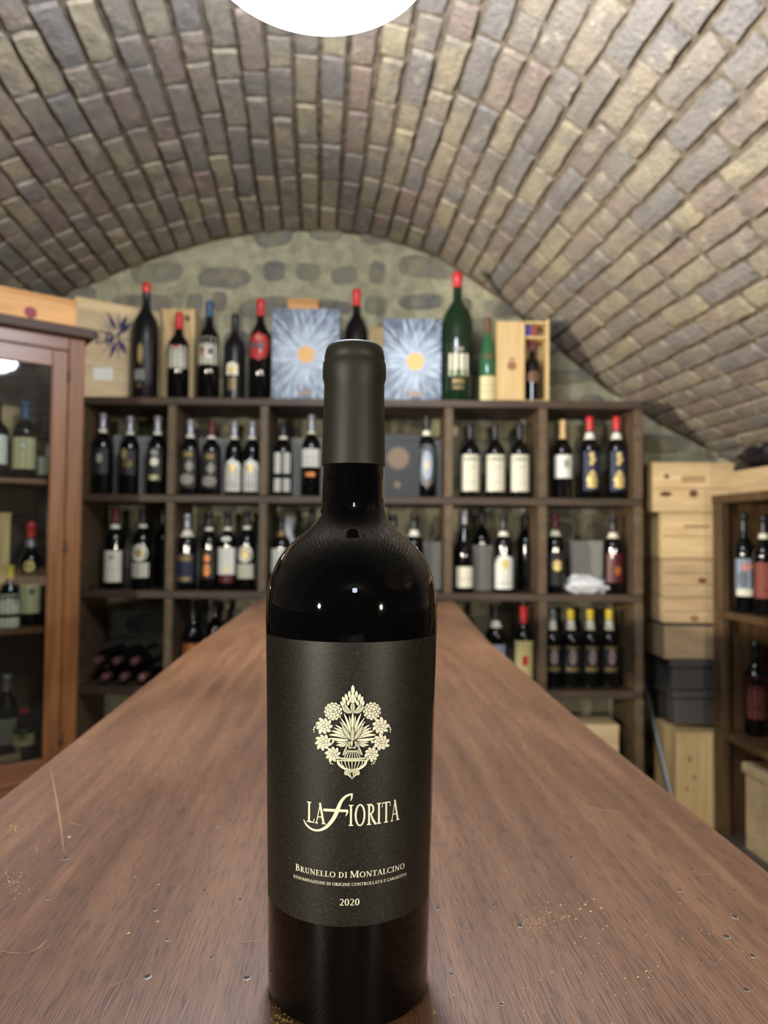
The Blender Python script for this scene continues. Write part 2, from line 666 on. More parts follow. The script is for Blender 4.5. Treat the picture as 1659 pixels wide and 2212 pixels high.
for ci in range(ncourse):
    s0 = (ci + .5) * PITCH_B
    rr = random.Random(100 + ci)
    y = BACK_Y - .015 - rr.uniform(0, .05)
    while y > -.6:
        L_ = rr.choice([.26, .27, .25, .24, .22, .14, .13, .27])
        yc = y - L_ / 2
        sj = s0 + .006 * math.sin(yc * 3 + ci * .7)
        p = vault_pt(sj, yc)
        pr = project(p)
        vis = pr is not None and -160 < pr[0] < 1819 and -160 < pr[1] < 1180
        if True:
            bricks.append(((L_ * PITCH_B / pr[2] ** 2 * (1 if -20 < pr[0] < 1680 and -20 < pr[1] < 1020 else .2)) if vis else 0, sj, yc, L_ - rr.uniform(.008, .016), PITCH_B - rr.uniform(.007, .014), rr.uniform(.008, .017), rr.random()))
        y -= L_
bricks.sort(key=lambda b: -b[0])


def brick_frame(sj, yc, tilt):
    p, t = arc_at(sj)
    inward = Vector((t.y, 0, -t.x))
    along = Vector((AX, 1, 0)).normalized()
    across = inward.cross(along).normalized()
    inward = along.cross(across).normalized()
    rot = Matrix((along, across, inward)).transposed()
    if rot.determinant() < 0:
        across = -across
        rot = Matrix((along, across, inward)).transposed()
    return vault_pt(sj, yc), rot @ Matrix.Rotation(tilt, 3, 'Z')


for k, (a, sj, yc, L_, W_, H_, rn) in enumerate(bricks[:298]):
    p, rot = brick_frame(sj, yc, (rn - .5) * .05)
    o = link_mesh('brick', BM[k % 10], ceiling)
    o.matrix_local = Matrix.Translation(p) @ rot.to_4x4() @ Matrix.Diagonal((L_, W_, H_, 1))
mb = MB()
for k, (a, sj, yc, L_, W_, H_, rn) in enumerate(bricks[298:]):
    p, rot = brick_frame(sj, yc, (rn - .5) * .05)
    b = BV[k % 10]
    i = mb.vs([p + rot @ Vector((v[0] * L_, v[1] * W_, v[2] * H_)) for v in b.v])
    for f in b.f:
        mb.face([i + q for q in f])
if mb.v:
    o = mb.build('bricks', M['brick_many'], ceiling)
    o['kind'] = 'stuff'

# rubble stones of the back wall
SM = []
for k in range(10):
    rr = random.Random(50 + k)
    b = MB()
    n_ = 10
    base, top = [], []
    for i in range(n_):
        a = 2 * PI * i / n_
        e = .62
        cx = math.copysign(abs(math.cos(a)) ** e, math.cos(a)) * .5 * rr.uniform(.86, 1.0)
        cz = math.copysign(abs(math.sin(a)) ** e, math.sin(a)) * .5 * rr.uniform(.84, 1.0)
        base.append((cx, .4, cz))
        top.append((cx * .82, -1.0 + rr.uniform(-.2, .2), cz * .80))
    i0, i1 = b.vs(base), b.vs(top)
    c0 = b.vs([(0, -1.15, 0)])
    for i in range(n_):
        j = (i + 1) % n_
        b.face((i0 + i, i0 + j, i1 + j, i1 + i))
        b.face((i1 + i, i1 + j, c0))
    me = bpy.data.meshes.new('stone')
    me.from_pydata(b.v, [], b.f)
    me.materials.append(M['stone'])
    me.polygons.foreach_set('use_smooth', [True] * len(me.polygons))
    me.update()
    SM.append(me)


def prof_z(x):
    best = -9
    for a, b in zip(ARC, ARC[1:]):
        if min(a.x, b.x) <= x <= max(a.x, b.x) and abs(b.x - a.x) > 1e-6:
            best = max(best, a.y + (b.y - a.y) * (x - a.x) / (b.x - a.x))
    return CAM_H + best


rr = random.Random(11)
z = .02
k = 0
while z < 2.75:
    h = rr.uniform(.13, .21)
    x = -1.62 + rr.uniform(0, .1)
    while x < 2.05:
        wd = rr.choice([.12, .16, .2, .26, .32, .38]) * rr.uniform(.9, 1.1)
        if z + h * .35 < prof_z(min(2.0, max(-2.2, x + wd / 2))):
            o = link_mesh('stone', SM[k % 10], wall_back, (x + wd / 2, BACK_Y, z + h / 2 + rr.uniform(-.035, .035)))
            o.scale = (wd - .035, rr.uniform(.012, .03), (h - .03) * rr.uniform(.7, 1.1))
            o.rotation_euler = (0, rr.uniform(-.16, .16), 0)
            k += 1
        x += wd
    z += h


# ------------------------------------------------------------------ ceiling lamps
def ceiling_lamp(pos, label, glow='lamp_glow', shade='lamp_shade'):
    x, y, z = pos
    zt = 0
    # crown height above the lamp
    best = min(range(len(ARC)), key=lambda i: abs(ARC[i].x + AX * (y - BACK_Y) - x) + (0 if ARC[i].y > 0 else 9))
    zt = CAM_H + ARC[best].y - z
    t = empty('ceiling_lamp', pos)
    tag(t, label, 'lamp')
    R = .192
    b = MB()
    b.lathe([(.004, -.052), (.055, -.050), (.11, -.043), (.155, -.030), (.186, -.012), (R, .006), (R + .002, .08), (R + .001, .20), (R - .006, .262), (R - .02, .274)], 64)
    b.build('diffuser', M[glow], t, smooth=True)
    b = MB()
    b.lathe([(R - .018, .272), (R - .02, .282), (.10, .302), (.03, .306), (.004, .308)], 64, cap0=False)
    b.build('lamp_cap', M[shade], t, smooth=True)
    b = MB()
    b.tube([(0, 0, .305), (0, 0, zt - .02)], .008, 12)
    b.build('stem', M['lamp_metal'], t, smooth=True)
    b = MB()
    b.lathe([(.05, zt - .035), (.05, zt - .006), (.02, zt)], 24)
    b.build('ceiling_rose', M['lamp_metal'], t, smooth=True, ang=40)
    return t


ceiling_lamp(LAMP_POS[0], 'round white glowing ceiling lamp hanging from the vault above the table')
ceiling_lamp(LAMP_POS[1], 'second round white ceiling lamp, behind the viewer, mirrored in the bottle shoulder', 'lamp_glow_dim', 'lamp_metal')

# ------------------------------------------------------------------ long table
TTAN = (745 - 829.5) / F_PX
TROT = Matrix.Rotation(-math.atan(TTAN), 3, 'Z')     # local +y runs along the table
tl = [(0, 1715), (160, 1592), (380, 1421), (562, 1292)]
tr_ = [(985, 1300), (1057, 1382), (1176, 1482), (1280, 1571), (1450, 1705), (1659, 1869)]
Lp = [at_z(px, py, TABLE_Z) for px, py in tl]
Rp = [at_z(px, py, TABLE_Z) for px, py in tr_]
tdir = Vector((TTAN, 1, 0))
table = empty('long_table', (0, .9, 0), -math.atan(TTAN))
tag(table, 'long brown wooden tasting table under the labelled bottle', 'table')
inv = table.matrix_basis.inverted()
Ln = Lp[0] - tdir * (Lp[0].y + .65)
Rn = Rp[-1] - tdir * (Rp[-1].y + .65)
outline = [inv @ p for p in ([Ln] + Lp + Rp + [Rn])]
mb = MB()
n_ = len(outline)
rings = []
cen = sum(outline, Vector()) / n_
for (z, ins) in ((TABLE_Z, .006), (TABLE_Z - .006, 0.0), (TABLE_Z - .045, 0.0), (TABLE_Z - .05, .004)):
    row = []
    for p in outline:
        d_ = Vector((p.x - 0, 0, 0)).normalized()
        row.append(Vector((p.x - d_.x * ins, p.y, z)))
    rings.append(mb.vs(row))
mb.face([rings[0] + i for i in range(n_)][::-1])
mb.face([rings[-1] + i for i in range(n_)])
for a, b in zip(rings, rings[1:]):
    for i in range(n_):
        mb.face((a + i, a + (i + 1) % n_, b + (i + 1) % n_, b + i))
mb.build('tabletop', M['table'], table)
for (yy) in (-1.2, .95):
    mb = MB()
    mb.box((-.20, yy - .03, .06), (.20, yy + .03, TABLE_Z - .05), .004)
    mb.build('trestle_panel', M['unit_wood'], table)
    mb = MB()
    mb.box((-.24, yy - .05, 0), (.24, yy + .05, .06), .006)
    mb.build('foot', M['unit_wood'], table)
mb = MB()
mb.box((-.03, -1.17, .30), (.03, .92, .42), .004)
mb.build('stretcher', M['unit_wood'], table)

# dents, scratches, crumbs on the table (positions read off the surface)
TI = inv


def tpt(px, py, dz=0.0):
    p = at_z(px, py, TABLE_Z)
    p.z += dz
    return p


dents = [(1102, 1578, 4), (1215, 1586, 5), (1298, 1634, 3), (1339, 1722, 6), (1242, 1658, 4), (1089, 1798, 5), (1071, 1836, 4), (1234, 1853, 7),
         (1458, 1852, 4), (1497, 1881, 5), (1470, 1924, 7), (1589, 1925, 5), (1588, 1982, 9), (1569, 2024, 9), (1627, 2066, 8), (1612, 2139, 8),
         (1066, 1957, 6), (1123, 2000, 9), (1084, 2170, 6), (975, 2105, 6), (945, 1963, 6), (1145, 2113, 3), (103, 1942, 6), (340, 1910, 5),
         (442, 1925, 6), (520, 1944, 7), (334, 1966, 7), (362, 2031, 6), (457, 2070, 6), (318, 2110, 11), (533, 2113, 10), (142, 1855, 8),
         (290, 1893, 4), (498, 1775, 6), (507, 1803, 4), (468, 1874, 4), (470, 1786, 4), (50, 1866, 4), (280, 1700, 5), (208, 1700, 5), (1000, 1740, 3)]
mb = MB()
rd = random.Random(3)
for (px, py, s) in dents:
    c0 = inv @ tpt(px, py)
    dist = (tpt(px, py) - CAM).length
    r = s * .55 / F_PX * dist
    pts_o, pts_i = [], []
    for k in range(9):
        a = 2 * PI * k / 9
        q = rd.uniform(.8, 1.25)
        pts_o.append(c0 + Vector((math.cos(a) * r * 1.28 * q + .1 * r, math.sin(a) * r * 1.28 * q - .15 * r, .00012)))
        pts_i.append(c0 + Vector((math.cos(a) * r * q - .05 * r, math.sin(a) * r * q + .1 * r, .0003)))
    i, j = mb.vs(pts_o), mb.vs(pts_i)
    mb.cur = 0
    for k in range(9):
        mb.face((i + k, i + (k + 1) % 9, j + (k + 1) % 9, j + k))
    mb.cur = 1
    mb.face([j + k for k in range(9)])
o = mb.build('nail_dents', [M['dent_rim'], M['dent']], table)
o['kind'] = 'stuff'
mb = MB()
scr = [((108, 1656), (130, 1760), (138, 1845), 2.4), ((1399, 2018), (1440, 2070), (1452, 2094), 2.0), ((1253, 1740), (1300, 1750), (1368, 1762), 3.0),
       ((145, 1775), (158, 1782), (186, 1785), 2.2), ((100, 2032), (88, 2050), (62, 2060), 2.6), ((62, 2060), (25, 2062), (0, 2055), 1.8), ((520, 2037), (545, 2034), (565, 2032), 1.4),
       ((235, 2134), (258, 2124), (278, 2115), 1.4), ((1510, 1892), (1525, 1890), (1545, 1888), 1.6)]
for (a, b, c, wd) in scr:
    P = [tpt(*a), tpt(*b), tpt(*c)]
    pts = []
    for t in [k / 8 for k in range(9)]:
        q = P[0] * (1 - t) ** 2 + P[1] * 2 * t * (1 - t) + P[2] * t * t
        q2 = P[0] * (1 - t - .02) ** 2 + P[1] * 2 * (t + .02) * (1 - t - .02) + P[2] * (t + .02) ** 2
        d_ = (q2 - q).normalized()
        s_ = Vector((-d_.y, d_.x, 0)) * (wd * .5 / F_PX * (q - CAM).length) * (.3 + .7 * math.sin(PI * t))
        pts += [inv @ (q + s_ + Vector((0, 0, .0003))), inv @ (q - s_ + Vector((0, 0, .0003)))]
    i = mb.vs(pts)
    for k in range(8):
        mb.face((i + 2 * k, i + 2 * k + 1, i + 2 * k + 3, i + 2 * k + 2))
o = mb.build('scratches', M['scratch'], table)
o['kind'] = 'stuff'


def crumbs(name, label, spots, m_, seed):
    rc = random.Random(seed)
    b = MB()
    for (px, py, spread, n_, s) in spots:
        for _ in range(n_):
            x, y = px + rc.gauss(0, spread), py + rc.gauss(0, spread * .6)
            if 575 < x < 945 and y < 2150:
                continue
            p = tpt(x, y)
            r = s * rc.uniform(.4, 1.2) * .5 / F_PX * (p - CAM).length
            i = b.vs([p + Vector((rc.uniform(.7, 1.3) * a * r, rc.uniform(.7, 1.3) * bb * r, c_ * r * .8 + r * .8))
                      for a, bb, c_ in ((1, 0, 0), (-1, 0, 0), (0, 1, 0), (0, -1, 0), (0, 0, 1), (0, 0, -1))])
            for f in ((0, 2, 4), (2, 1, 4), (1, 3, 4), (3, 0, 4), (2, 0, 5), (1, 2, 5), (3, 1, 5), (0, 3, 5)):
                b.face([i + q for q in f])
    o = b.build(name, m_)
    o['kind'] = 'stuff'
    tag(o, label, 'crumbs')
    return o


crumbs('crumbs', 'pale yellow crumbs scattered over the brown tabletop',
       [(1165, 1990, 26, 90, 2.0), (1225, 1965, 40, 16, 3.4), (1290, 1970, 25, 6, 5), (1360, 2060, 90, 26, 2.6), (1240, 2150, 80, 24, 2.8), (1395, 2105, 8, 3, 4),
        (1100, 1650, 60, 12, 2.6), (1150, 1900, 60, 14, 2.2), (20, 1910, 22, 60, 2.0), (60, 1840, 50, 16, 2.4), (145, 1812, 3, 1, 6), (275, 2018, 3, 3, 4.5), (338, 1994, 3, 3, 3.6),
        (260, 1960, 120, 40, 1.7), (420, 1920, 80, 14, 1.9), (1500, 2060, 90, 20, 2.2), (1050, 2160, 50, 14, 2.4), (1000, 1980, 40, 10, 1.8), (28, 1790, 8, 8, 3)],
       M['crumb'], 5)
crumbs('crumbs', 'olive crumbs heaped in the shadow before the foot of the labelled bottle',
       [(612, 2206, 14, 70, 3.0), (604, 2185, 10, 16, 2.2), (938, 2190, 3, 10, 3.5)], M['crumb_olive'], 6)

# ------------------------------------------------------------------ hero bottle
BX = at(762, 1157, .34).x
BD = .34
BC = Vector((BX, BD, 0))
prof_px = [(61.5, 752), (64, 777), (66.6, 787), (67.3, 800), (67, 817), (64, 828), (63.5, 836), (63.7, 853), (65.5, 930), (66.8, 1006)]
glass_px = [(65.6, 1004), (67, 1060), (68.3, 1094), (71, 1106), (76, 1119), (84, 1131), (96, 1144), (115.7, 1159), (130, 1172), (145, 1188), (157, 1205), (166, 1222), (175, 1245), (180, 1264),
            (183, 1285), (184.6, 1306), (184.8, 1335), (184, 1370), (181.5, 1530), (178.5, 1740), (175, 1940), (172.4, 2090), (171.4, 2120)]


def prof_m(lst):
    out = []
    for h, y in lst:
        r = h / F_PX * BD
        for _ in range(4):
            dep = BD - r * r / BD
            z = at(760, y, dep).z
            axis = dep * math.cos(PITCH) + (z - CAM_H) * math.sin(PITCH)
            r = h / F_PX * axis / math.sqrt(max(.5, 1 - (r / BD) ** 2))
        out.append((r, z - TABLE_Z))
    return out


hero = empty('wine_bottle', (BC.x, BC.y, TABLE_Z))
tag(hero, 'large dark wine bottle with charcoal label standing alone on the long table', 'bottle')
gp = prof_m(glass_px)
gp_full = gp + [(gp[-1][0] - .0002, .0055), (gp[-1][0] - .0010, .0022), (gp[-1][0] - .0024, .0006), (gp[-1][0] - .004, .0)]
b = MB()
b.lathe([(.0130, .29)] + gp_full, 128)
b.f = [tuple(reversed(f)) for f in b.f]
b.build('glass', M['hero_glass'], hero, smooth=True, ang=60)
cp = prof_m(prof_px)
ztop = cp[0][1]
cap_prof = [(.0005, ztop + .0016), (.0105, ztop + .0015), (.0122, ztop + .0011), (.0132, ztop + .0001), (cp[0][0] + .0001, ztop - .0012)] + \
    [(cp[1][0], cp[1][1] + .0004), (cp[1][0] - .0003, cp[1][1] - .0003)] + cp[2:]
cap_prof = [(r + (.0003 if i > 4 else 0), z) for i, (r, z) in enumerate(cap_prof)]
cap_prof.append((cap_prof[-1][0] - .0006, cap_prof[-1][1]))
b = MB()
b.lathe(cap_prof, 96, cap0=False, cap1=False)
b.f = [tuple(reversed(f)) for f in b.f]
o = b.build('capsule', M['hero_capsule'], hero, smooth=True, ang=50)
o['label'] = 'matt olive charcoal capsule over cork and neck'


def hero_r(zl):
    for (r1, z1), (r2, z2) in zip(gp, gp[1:]):
        if z2 <= zl <= z1:
            return r1 + (r2 - r1) * (zl - z1) / (z2 - z1)
    return gp[-1][0]


def hero_pt(phi, zl, off):
    r = hero_r(zl) + off
    return Vector((r * math.sin(phi), -r * math.cos(phi), zl))


def hero_hit(px, py, off):
    d = ray(px, py)
    o_ = CAM - Vector((BC.x, BC.y, TABLE_Z))
    r = .04
    for _ in range(4):
        a = d.x ** 2 + d.y ** 2
        bq = 2 * (o_.x * d.x + o_.y * d.y)
        cq = o_.x ** 2 + o_.y ** 2 - r * r
        disc = max(0, bq * bq - 4 * a * cq)
        t = (-bq - math.sqrt(disc)) / (2 * a)
        p = o_ + d * t
        r = hero_r(p.z) + off
    return p


zt_l = at(758, 1388, BD - .0405).z - TABLE_Z
zb_l = at(756, 2004, BD - .0389).z - TABLE_Z
b = MB()
nphi, nz = 64, 12
ha = math.radians(71)
rows = []
for j in range(nz + 1):
    zl = zt_l + (zb_l - zt_l) * j / nz
    rows.append(b.vs([hero_pt(-ha + 2 * ha * i / nphi, zl, .0003) for i in range(nphi + 1)]))
for a, c_ in zip(rows, rows[1:]):
    for i in range(nphi):
        b.face((a + i, c_ + i, c_ + i + 1, a + i + 1))
label = b.build('label', M['hero_label'], hero, smooth=True)
label['label'] = 'charcoal paper label with cream printing'


# --- serif lettering as strokes: unit cap height
class G:
    """collects quads in glyph units"""
    def __init__(s):
        s.q = []

    def bar(s, pts, ws):
        pts = [Vector(p) for p in pts]
        if not isinstance(ws, (list, tuple)):
            ws = [ws] * len(pts)
        L_, R_ = [], []
        for i, p in enumerate(pts):
            t = (pts[min(i + 1, len(pts) - 1)] - pts[max(i - 1, 0)]).normalized()
            n_ = Vector((-t.y, t.x)) * ws[i] / 2
            L_.append(p + n_)
            R_.append(p - n_)
        for i in range(len(pts) - 1):
            s.q.append((L_[i], R_[i], R_[i + 1], L_[i + 1]))

    def stem(s, x, w_, y0=0., y1=1., s0=True, s1=True, sw=.10):
        s.bar([(x, y0), (x, (y0 + y1) / 2), (x, y1)], w_)
        if s0:
            s.serif(x, y0 + .022, w_, 1, sw)
        if s1:
            s.serif(x, y1 - .022, w_, -1, sw)

    def serif(s, x, y, w_, up, sw=.10):
        s.bar([(x - w_ / 2 - sw, y), (x, y), (x + w_ / 2 + sw, y)], .044)
        for sg in (-1, 1):
            s.q.append((Vector((x + sg * w_ / 2, y)), Vector((x + sg * (w_ / 2 + sw * .7), y)), Vector((x + sg * (w_ / 2 + .01), y + up * .05)), Vector((x + sg * w_ / 2, y + up * .09))))

    def arc(s, cx, cy, rx, ry, a0, a1, wv, wh, n_=18):
        """elliptical bowl; stroke wv where it runs upright, wh where it runs level"""
        pts, ws = [], []
        for k in range(n_ + 1):
            a = math.radians(a0 + (a1 - a0) * k / n_)
            pts.append((cx + rx * math.cos(a), cy + ry * math.sin(a)))
            ws.append(wh + (wv - wh) * abs(math.cos(a)) ** 1.4)
        s.bar(pts, ws)


T_, t_ = .15, .065


def glyph(ch):
    g = G()
    T, t = T_, t_
    if ch == 'I':
        g.stem(.2, T); return g, .40
    if ch == 'L':
        g.stem(.2, T); g.bar([(.2, .03), (.58, .03)], .06); g.bar([(.56, 0), (.60, .22)], .05); return g, .64
    if ch == 'A':
        g.bar([(.10, .02), (.37, 1.0)], t); g.bar([(.34, 1.02), (.63, .02)], T); g.bar([(.19, .33), (.52, .33)], .05)
        g.serif(.10, .022, t, 1, .08); g.serif(.63, .022, T, 1, .07); return g, .74
    if ch == 'O' or ch == '0':
        rx = .39 if ch == 'O' else .26
        g.arc(rx + .06, .5, rx - T * .4, .49, 0, 360, T, t, 32); return g, 2 * rx + .12
    if ch == 'R':
        g.stem(.2, T); g.arc(.26, .745, .27, .225, -90, 90, T * .9, t); g.bar([(.2, .97), (.28, .97)], t); g.bar([(.2, .52), (.28, .52)], t)
        g.bar([(.33, .52), (.48, .25), (.70, .02)], [T * .6, T, T]); g.serif(.70, .022, T * .7, 1, .05); return g, .74
    if ch == 'P':
        g.stem(.2, T); g.arc(.26, .735, .27, .235, -90, 90, T * .9, t); return g, .6
    if ch == 'B':
        g.stem(.2, T); g.arc(.26, .755, .23, .215, -90, 90, T * .85, t); g.arc(.28, .27, .29, .24, -90, 90, T * .95, t)
        for y in (.97, .53, .03):
            g.bar([(.2, y), (.29, y)], t)
        return g, .68
    if ch == 'D':
        g.stem(.2, T); g.arc(.28, .5, .42, .47, -90, 90, T, t); g.bar([(.2, .97), (.3, .97)], t); g.bar([(.2, .03), (.3, .03)], t); return g, .84
    if ch == 'T':
        g.stem(.36, T, 0, 1, True, False); g.bar([(.04, .965), (.68, .965)], .06); g.bar([(.04, .98), (.02, .76)], .05); g.bar([(.68, .98), (.70, .76)], .05); return g, .72
    if ch == 'U':
        g.bar([(.2, .98), (.2, .32)], T); g.arc(.405, .32, .205, .29, 180, 360, T * .8, t * 1.3); g.bar([(.61, .32), (.61, .98)], t)
        g.serif(.2, .978, T, -1, .08); g.serif(.61, .978, t, -1, .10); return g, .78
    if ch == 'N':
        g.stem(.16, t, 0, 1, True, False); g.bar([(.13, 1.0), (.70, .0)], T); g.stem(.70, t, 0, 1, False, True); g.serif(.13, .978, T * .6, -1, .07); return g, .84
    if ch == 'M':
        g.stem(.14, t, 0, 1, True, False); g.bar([(.17, 1.0), (.50, .05)], T); g.bar([(.50, .05), (.82, 1.0)], t); g.stem(.86, T, 0, 1); g.serif(.14, .978, T * .6, -1, .06); return g, 1.04
    if ch == 'E':
        g.stem(.2, T); g.bar([(.2, .965), (.54, .965)], .06); g.bar([(.2, .51), (.46, .51)], .06); g.bar([(.2, .035), (.57, .035)], .06)
        g.bar([(.54, .99), (.55, .80)], .045); g.bar([(.46, .60), (.46, .42)], .045); g.bar([(.56, 0), (.59, .22)], .045); return g, .63
    if ch == 'C' or ch == 'G':
        g.arc(.46, .5, .36, .49, 48, 312, T, t, 26)
        g.bar([(.70, .98), (.71, .72)], .05)
        if ch == 'G':
            g.bar([(.70, .08), (.70, .42)], T); g.serif(.70, .42, T, -1, .07); return g, .84
        g.bar([(.70, .0), (.73, .2)], .03); return g, .76
    if ch == 'Z':
        g.bar([(.08, .965), (.58, .965)], .06); g.bar([(.56, .98), (.08, .02)], T); g.bar([(.06, .035), (.62, .035)], .06)
        g.bar([(.09, .98), (.06, .78)], .045); g.bar([(.62, 0), (.65, .22)], .045); return g, .68
    if ch == '2':
        g.arc(.27, .72, .19, .25, 160, -20, T * .8, t, 14); g.bar([(.45, .64), (.34, .38), (.06, .06)], [T * .85, T * .7, t]); g.bar([(.05, .06), (.54, .06)], .11); return g, .56
    return g, .30


def set_text(b, txt, s_mid, zbase, cap, width, off, small=None):
    """lays glyphs round the bottle with centre arc-length s_mid, on baseline zbase"""
    items, x = [], 0
    for ch in txt:
        k = 1.0
        if small and ch.islower():
            k = small
        if ch == ' ':
            x += .30 * (small or 1)
            continue
        g, adv = glyph(ch.upper())
        items.append((g, x, k))
        x += adv * k + .03
    sx = width / x
    for g, gx, k in items:
        for q in g.q:
            pts = []
            for p in q:
                s_ = s_mid - width / 2 + (gx + p.x * k) * sx
                zl = zbase + p.y * k * cap
                r = hero_r(zl)
                pts.append(hero_pt(s_ / r, zl, off))
            i = b.vs(pts)
            b.face((i, i + 1, i + 2, i + 3))


KP = (BD - .0398) / F_PX


def zrow(py):
    return at(757, py, BD - .0397).z - TABLE_Z


b = MB()
OFF = .0005
# LA, then the tall swash, then IORITA
def phi_at(px):
    p = hero_hit(px, 1780, OFF)
    return math.atan2(p.x, -p.y)


def s_px(px):
    return phi_at(px) * .0394


def text_px(txt, x0, x1, ybase, ycap, small=None):
    set_text(b, txt, (s_px(x0) + s_px(x1)) / 2, zrow(ybase), zrow(ycap) - zrow(ybase), s_px(x1) - s_px(x0), OFF, small)


text_px('LA', 663, 704, 1784, 1739)
text_px('IORITA', 752, 861, 1785, 1739)
text_px('Brunello di Montalcino', 640, 874, 1898, 1883.5, .82)
text_px('DENOMINAZIONE DI ORIGINE CONTROLLATA E GARANTITA', 636, 878, 1916, 1909.6)
text_px('2020', 735, 779, 1959, 1944.5)


def K8(x, y):
    return (620 + x * .16878, 1690 + y * .16878)


def K7(x, y):
    return (640 + x * .14467, 1460 + y * .14467)


def strip(b, pts, ws, K, off=OFF):
    pts = [Vector(p) for p in pts]
    # densify
    P, W = [], []
    for i in range(len(pts) - 1):
        n_ = max(1, int((pts[i + 1] - pts[i]).length / 60))
        for k in range(n_):
            P.append(pts[i].lerp(pts[i + 1], k / n_))
            W.append(ws[i] + (ws[i + 1] - ws[i]) * k / n_)
    P.append(pts[-1]); W.append(ws[-1])
    idx = []
    for i, p in enumerate(P):
        t = (P[min(i + 1, len(P) - 1)] - P[max(i - 1, 0)]).normalized()
        n_ = Vector((-t.y, t.x)) * W[i] / 2
        a, c_ = p + n_, p - n_
        idx.append(b.vs([hero_hit(*K(a.x, a.y), off), hero_hit(*K(c_.x, c_.y), off)]))
    for i, j in zip(idx, idx[1:]):
        b.face((i, j, j + 1, i + 1))


def smooth_pts(pts, n_=5):
    P = [pts[0]] + list(pts) + [pts[-1]]
    out = []
    for i in range(1, len(P) - 2):
        p0, p1, p2, p3 = [Vector(q) for q in P[i - 1:i + 3]]
        for k in range(n_):
            t = k / n_
            out.append(tuple(.5 * ((2 * p1) + (p2 - p0) * t + (2 * p0 - 5 * p1 + 4 * p2 - p3) * t * t + (3 * p1 - p0 - 3 * p2 + p3) * t ** 3)))
    out.append(tuple(pts[-1]))
    return out


def lerp_list(v, n_):
    out = []
    for i in range(n_):
        t = i / (n_ - 1) * (len(v) - 1)
        k = min(int(t), len(v) - 2)
        out.append(v[k] + (v[k + 1] - v[k]) * (t - k))
    return out


sw = smooth_pts([(212, 475), (250, 545), (320, 600), (400, 614), (490, 580), (565, 505), (618, 420), (655, 330), (690, 250), (745, 185), (800, 158), (838, 150)])
strip(b, sw, lerp_list([8, 22, 24, 28, 40, 48, 52, 50, 40, 30, 24, 20], len(sw)), K8)
strip(b, [(832, 148), (828, 200), (815, 238)], [22, 20, 8], K8)
strip(b, [(464, 352), (620, 360), (782, 366)], [34, 36, 32], K8)
strip(b, [(776, 360), (768, 400), (750, 434)], [22, 20, 8], K8)
b.build('lettering', M['cream_print'], label)

# --- flower vase emblem: every petal is laid over a slightly wider dark one, like an engraving
b = MB()
bs = MB()
bd = MB()
LAY = [0.0]


def newgroup(k=0):
    LAY[0] = k * .00002


def leaf(bb, x0, y0, x1, y1, wd, bend=0.0, sharp=.8, line=13, rib=False):
    pts, ws = [], []
    d = Vector((x1 - x0, y1 - y0))
    n_ = Vector((-d.y, d.x)).normalized()
    for k in range(9):
        t = k / 8
        p = Vector((x0, y0)) + d * t + n_ * bend * math.sin(PI * t)
        pts.append(tuple(p))
        ws.append(max(2.5, wd * (math.sin(PI * (.06 + .90 * t)) ** sharp)))
    LAY[0] += .00002
    strip(bd, pts, [q + line for q in ws], K7, OFF + LAY[0])
    LAY[0] += .00002
    strip(bb, pts, ws, K7, OFF + LAY[0])
    if rib:
        LAY[0] += .00002
        strip(bd, pts[1:-1], [5] * 7, K7, OFF + LAY[0])


def poly(bb, cx, cy, r, n_, sx, sy, off):
    c0 = bb.vs([hero_hit(*K7(cx, cy), off)])
    i = bb.vs([hero_hit(*K7(cx + r * sx * math.cos(2 * PI * k / n_), cy + r * sy * math.sin(2 * PI * k / n_)), off) for k in range(n_)])
    for k in range(n_):
        bb.face((c0, i + (k + 1) % n_, i + k))


def blob(bb, cx, cy, r, n_=12, sx=1.0, sy=1.0, line=7):
    if line:
        LAY[0] += .00002
        poly(bd, cx, cy, r + line, n_, sx, sy, OFF + LAY[0])
    LAY[0] += .00002
    poly(bb, cx, cy, r, n_, sx, sy, OFF + LAY[0])


for sg in (-1, 1):
    X = lambda x: 840 + sg * (x - 840)
    newgroup()
    for (x0, y0, x1, y1, wd, be) in [(560, 940, 540, 1010, 34, 0),
                                     (770, 970, 602, 992, 30, -8), (765, 985, 598, 1036, 36, -12), (775, 995, 652, 1056, 32, -10),
                                     (775, 955, 495, 930, 42, -12), (765, 930, 492, 882, 44, 18), (745, 915, 525, 820, 40, 16), (740, 890, 560, 775, 30, 14), (770, 890, 585, 732, 32, 14),
                                     (795, 910, 652, 680, 28, 8), (800, 880, 660, 625, 30, 10), (825, 850, 792, 600, 30, 6), (815, 880, 712, 560, 36, 12)]:
        leaf(b, X(x0), y0, X(x1), y1, wd, be * sg)
newgroup(30)
leaf(b, 842, 800, 843, 545, 40, 0)
for sg in (-1, 1):
    X = lambda x: 840 + sg * (x - 840)
    newgroup(36)
    leaf(bs, X(826), 960, X(688), 742, 56, -10 * sg, .7, 14)
    leaf(bs, X(792), 972, X(694), 1182, 66, -20 * sg, .7, 12, True)
    leaf(bs, X(806), 975, X(782), 1040, 30, 0)
newgroup(50)
leaf(bs, 838, 985, 842, 770, 50, 0, .7, 12)
leaf(b, 828, 1050, 830, 960, 28, 0)
rd = random.Random(9)


